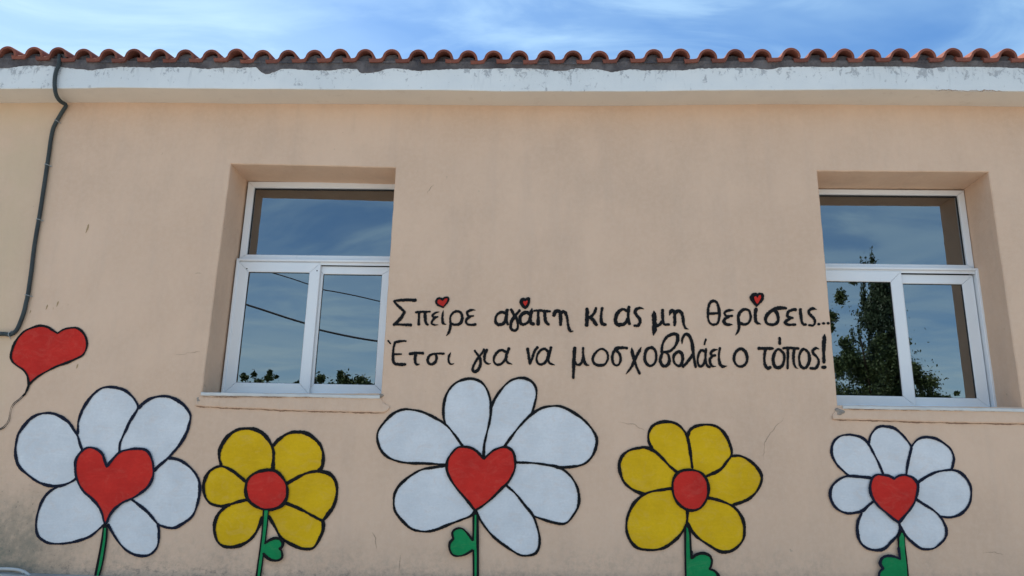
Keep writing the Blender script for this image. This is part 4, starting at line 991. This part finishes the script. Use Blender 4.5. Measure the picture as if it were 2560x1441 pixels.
# cypress seen in the right window
yt = -15.0; tip = PM(2180, 625, yt); cl = []
for z in np.arange(.9, tip.z-.05, .22):
    h = tip.z - z; w = min(.10+.235*h, .95)*(1+.15*math.sin(z*5)) if h < 4 else 1.0
    for k in range(3 if h > .8 else 1):
        a = random.uniform(0, 6.28); cl.append((tip.x+math.cos(a)*w*.45*(h > .8), yt+math.sin(a)*w*.45, z, max(w*.62, .07), .40))
for k in range(44):
    z = random.uniform(2, tip.z-.6); h = tip.z-z; w = min(.14+.22*h, .95); a = random.uniform(0, 6.28)
    cl.append((tip.x+math.cos(a)*w, yt+math.sin(a)*w, z+.2, .07, .42))
mk_tree('cypress_tree', 'tall dark cypress mirrored in the right window', 'tree', (tip.x, yt, 0), cl, 80000, .042, 3, M_CYP, .12, 'trees mirrored in the window panes', up_bias=1.1)
# broad-leaved tree in front of it
def clp(lst, y, sc):
    out = []
    for px, py, r, rz in lst:
        p = PM(px, py, y); out.append((p.x, y+random.uniform(-.5, .5), p.z, r*sc, rz*sc))
    return out
sc = (2*YG+13+6)/FOC*1.06
c2l = clp([(2100, 745, 13, 22), (2110, 722, 9, 9), (2092, 790, 14, 16), (2085, 820, 8, 12), (2112, 860, 13, 16), (2118, 900, 26, 26), (2150, 930, 36, 34), (2200, 905, 34, 40), (2235, 880, 14, 26), (2235, 940, 30, 40), (2285, 853, 15, 10), (2298, 846, 10, 8), (2300, 930, 20, 26), (2318, 915, 12, 16), (2325, 955, 26, 24), (2345, 985, 22, 16), (2385, 985, 16, 6), (2402, 978, 6, 5), (2130, 1010, 60, 50), (2230, 1020, 60, 55), (2300, 1060, 60, 60), (2180, 1100, 90, 70), (2050, 1000, 50, 50), (2080, 925, 20, 30), (2265, 1000, 30, 30), (2140, 875, 12, 18), (2170, 860, 10, 14)], -13, sc)
b2 = PM(2190, 1100, -13); mk_tree('leafy_tree', 'spreading leafy tree mirrored in the right window around the cypress', 'tree', (b2.x, -13, 0), c2l, 48000, .040, 5, M_LEAF, .08, 'trees mirrored in the window panes')
c3l = clp([(640, 948, 12, 6), (658, 934, 9, 8), (668, 926, 6, 6), (620, 945, 9, 8), (600, 955, 9, 6), (628, 930, 5, 6), (680, 948, 8, 6), (692, 940, 4, 3), (650, 1000, 40, 38), (590, 1010, 40, 40), (720, 1020, 45, 40), (645, 1060, 80, 50)], -12, (2*YG+12+6)/FOC*1.06)
b3 = PM(650, 1100, -12); mk_tree('leafy_tree', 'dark leafy twigs mirrored at the bottom of the left pane of the left window', 'tree', (b3.x, -12, 0), c3l, 15000, .042, 8, M_LEAF, .09, 'trees mirrored in the window panes')
c4l = clp([(858, 938, 14, 14), (852, 925, 6, 8), (868, 950, 20, 14), (902, 945, 14, 12), (915, 955, 14, 10), (815, 950, 9, 12), (812, 938, 4, 8), (830, 960, 12, 10), (740, 958, 8, 5), (785, 955, 6, 18), (860, 1000, 70, 40), (780, 1010, 60, 40), (930, 1010, 50, 42), (860, 1060, 110, 50)], -24, (2*YG+24+6)/FOC*1.06)
b4 = PM(860, 1150, -24); mk_tree('olive_tree', 'rounded green tree tops mirrored in the right pane of the left window', 'tree', (b4.x, -24, 0), c4l, 20000, .075, 9, M_LEAF, .2, 'trees mirrored in the window panes')

def cable(label, pxs, y, r, xl, xr, hl, hr):
    """hanging cable through the measured mirrored points, carried on to poles outside the view"""
    q = [PM(a, b, y) for a, b in pxs]; X = np.array([p.x for p in q]); Z = np.array([p.z for p in q])
    A = np.polyfit(X, Z, 2)
    if A[0] < .004: A = np.array([.006, 0, 0]); lin = np.polyfit(X, Z-.006*X*X, 1); A = np.array([.006, lin[0], lin[1]])
    xs = np.linspace(xl, xr, 90); pts = [(x, y, float(np.polyval(A, x))) for x in xs]
    mb = MB(); mb.tube(pts, r, 6); o = mb.build('overhead_cable', M_CABLE, None, smooth=True)
    tag(o, label=label, category='cable', group='overhead cables across the yard'); return pts
ca = cable('thinner upper overhead cable mirrored in the left window', [(655, 681), (770, 713), (808, 725), (950, 754)], -9.0, .012, -15, 2.0, 0, 0)
cb_ = cable('thick lower overhead cable mirrored in the left window', [(612, 760), (760, 811), (797, 822), (943, 853)], -8.6, .020, -15, 2.0, 0, 0)
for (x, zt) in ((-15, max(ca[0][2], cb_[0][2])), (2.0, max(ca[-1][2], cb_[-1][2]))):
    mb = MB(); mb.tube([(x, -8.8, 0), (x, -8.8, zt+.5)], .12, 10, rf=[.14, .10]); 
    e = empty('utility_pole', (x, -8.8, 0)); tag(e, label='wooden utility pole in the yard carrying the %s end of the cables' % ('left' if x < 0 else 'right'), category='pole', group='poles carrying the overhead cables')
    mb.build('post', M_WOOD, e); mb = MB(); mb.box(x-.05, x+.05, -9.3, -8.4, zt+.1, zt+.2); mb.build('crossarm', M_WOOD, e)
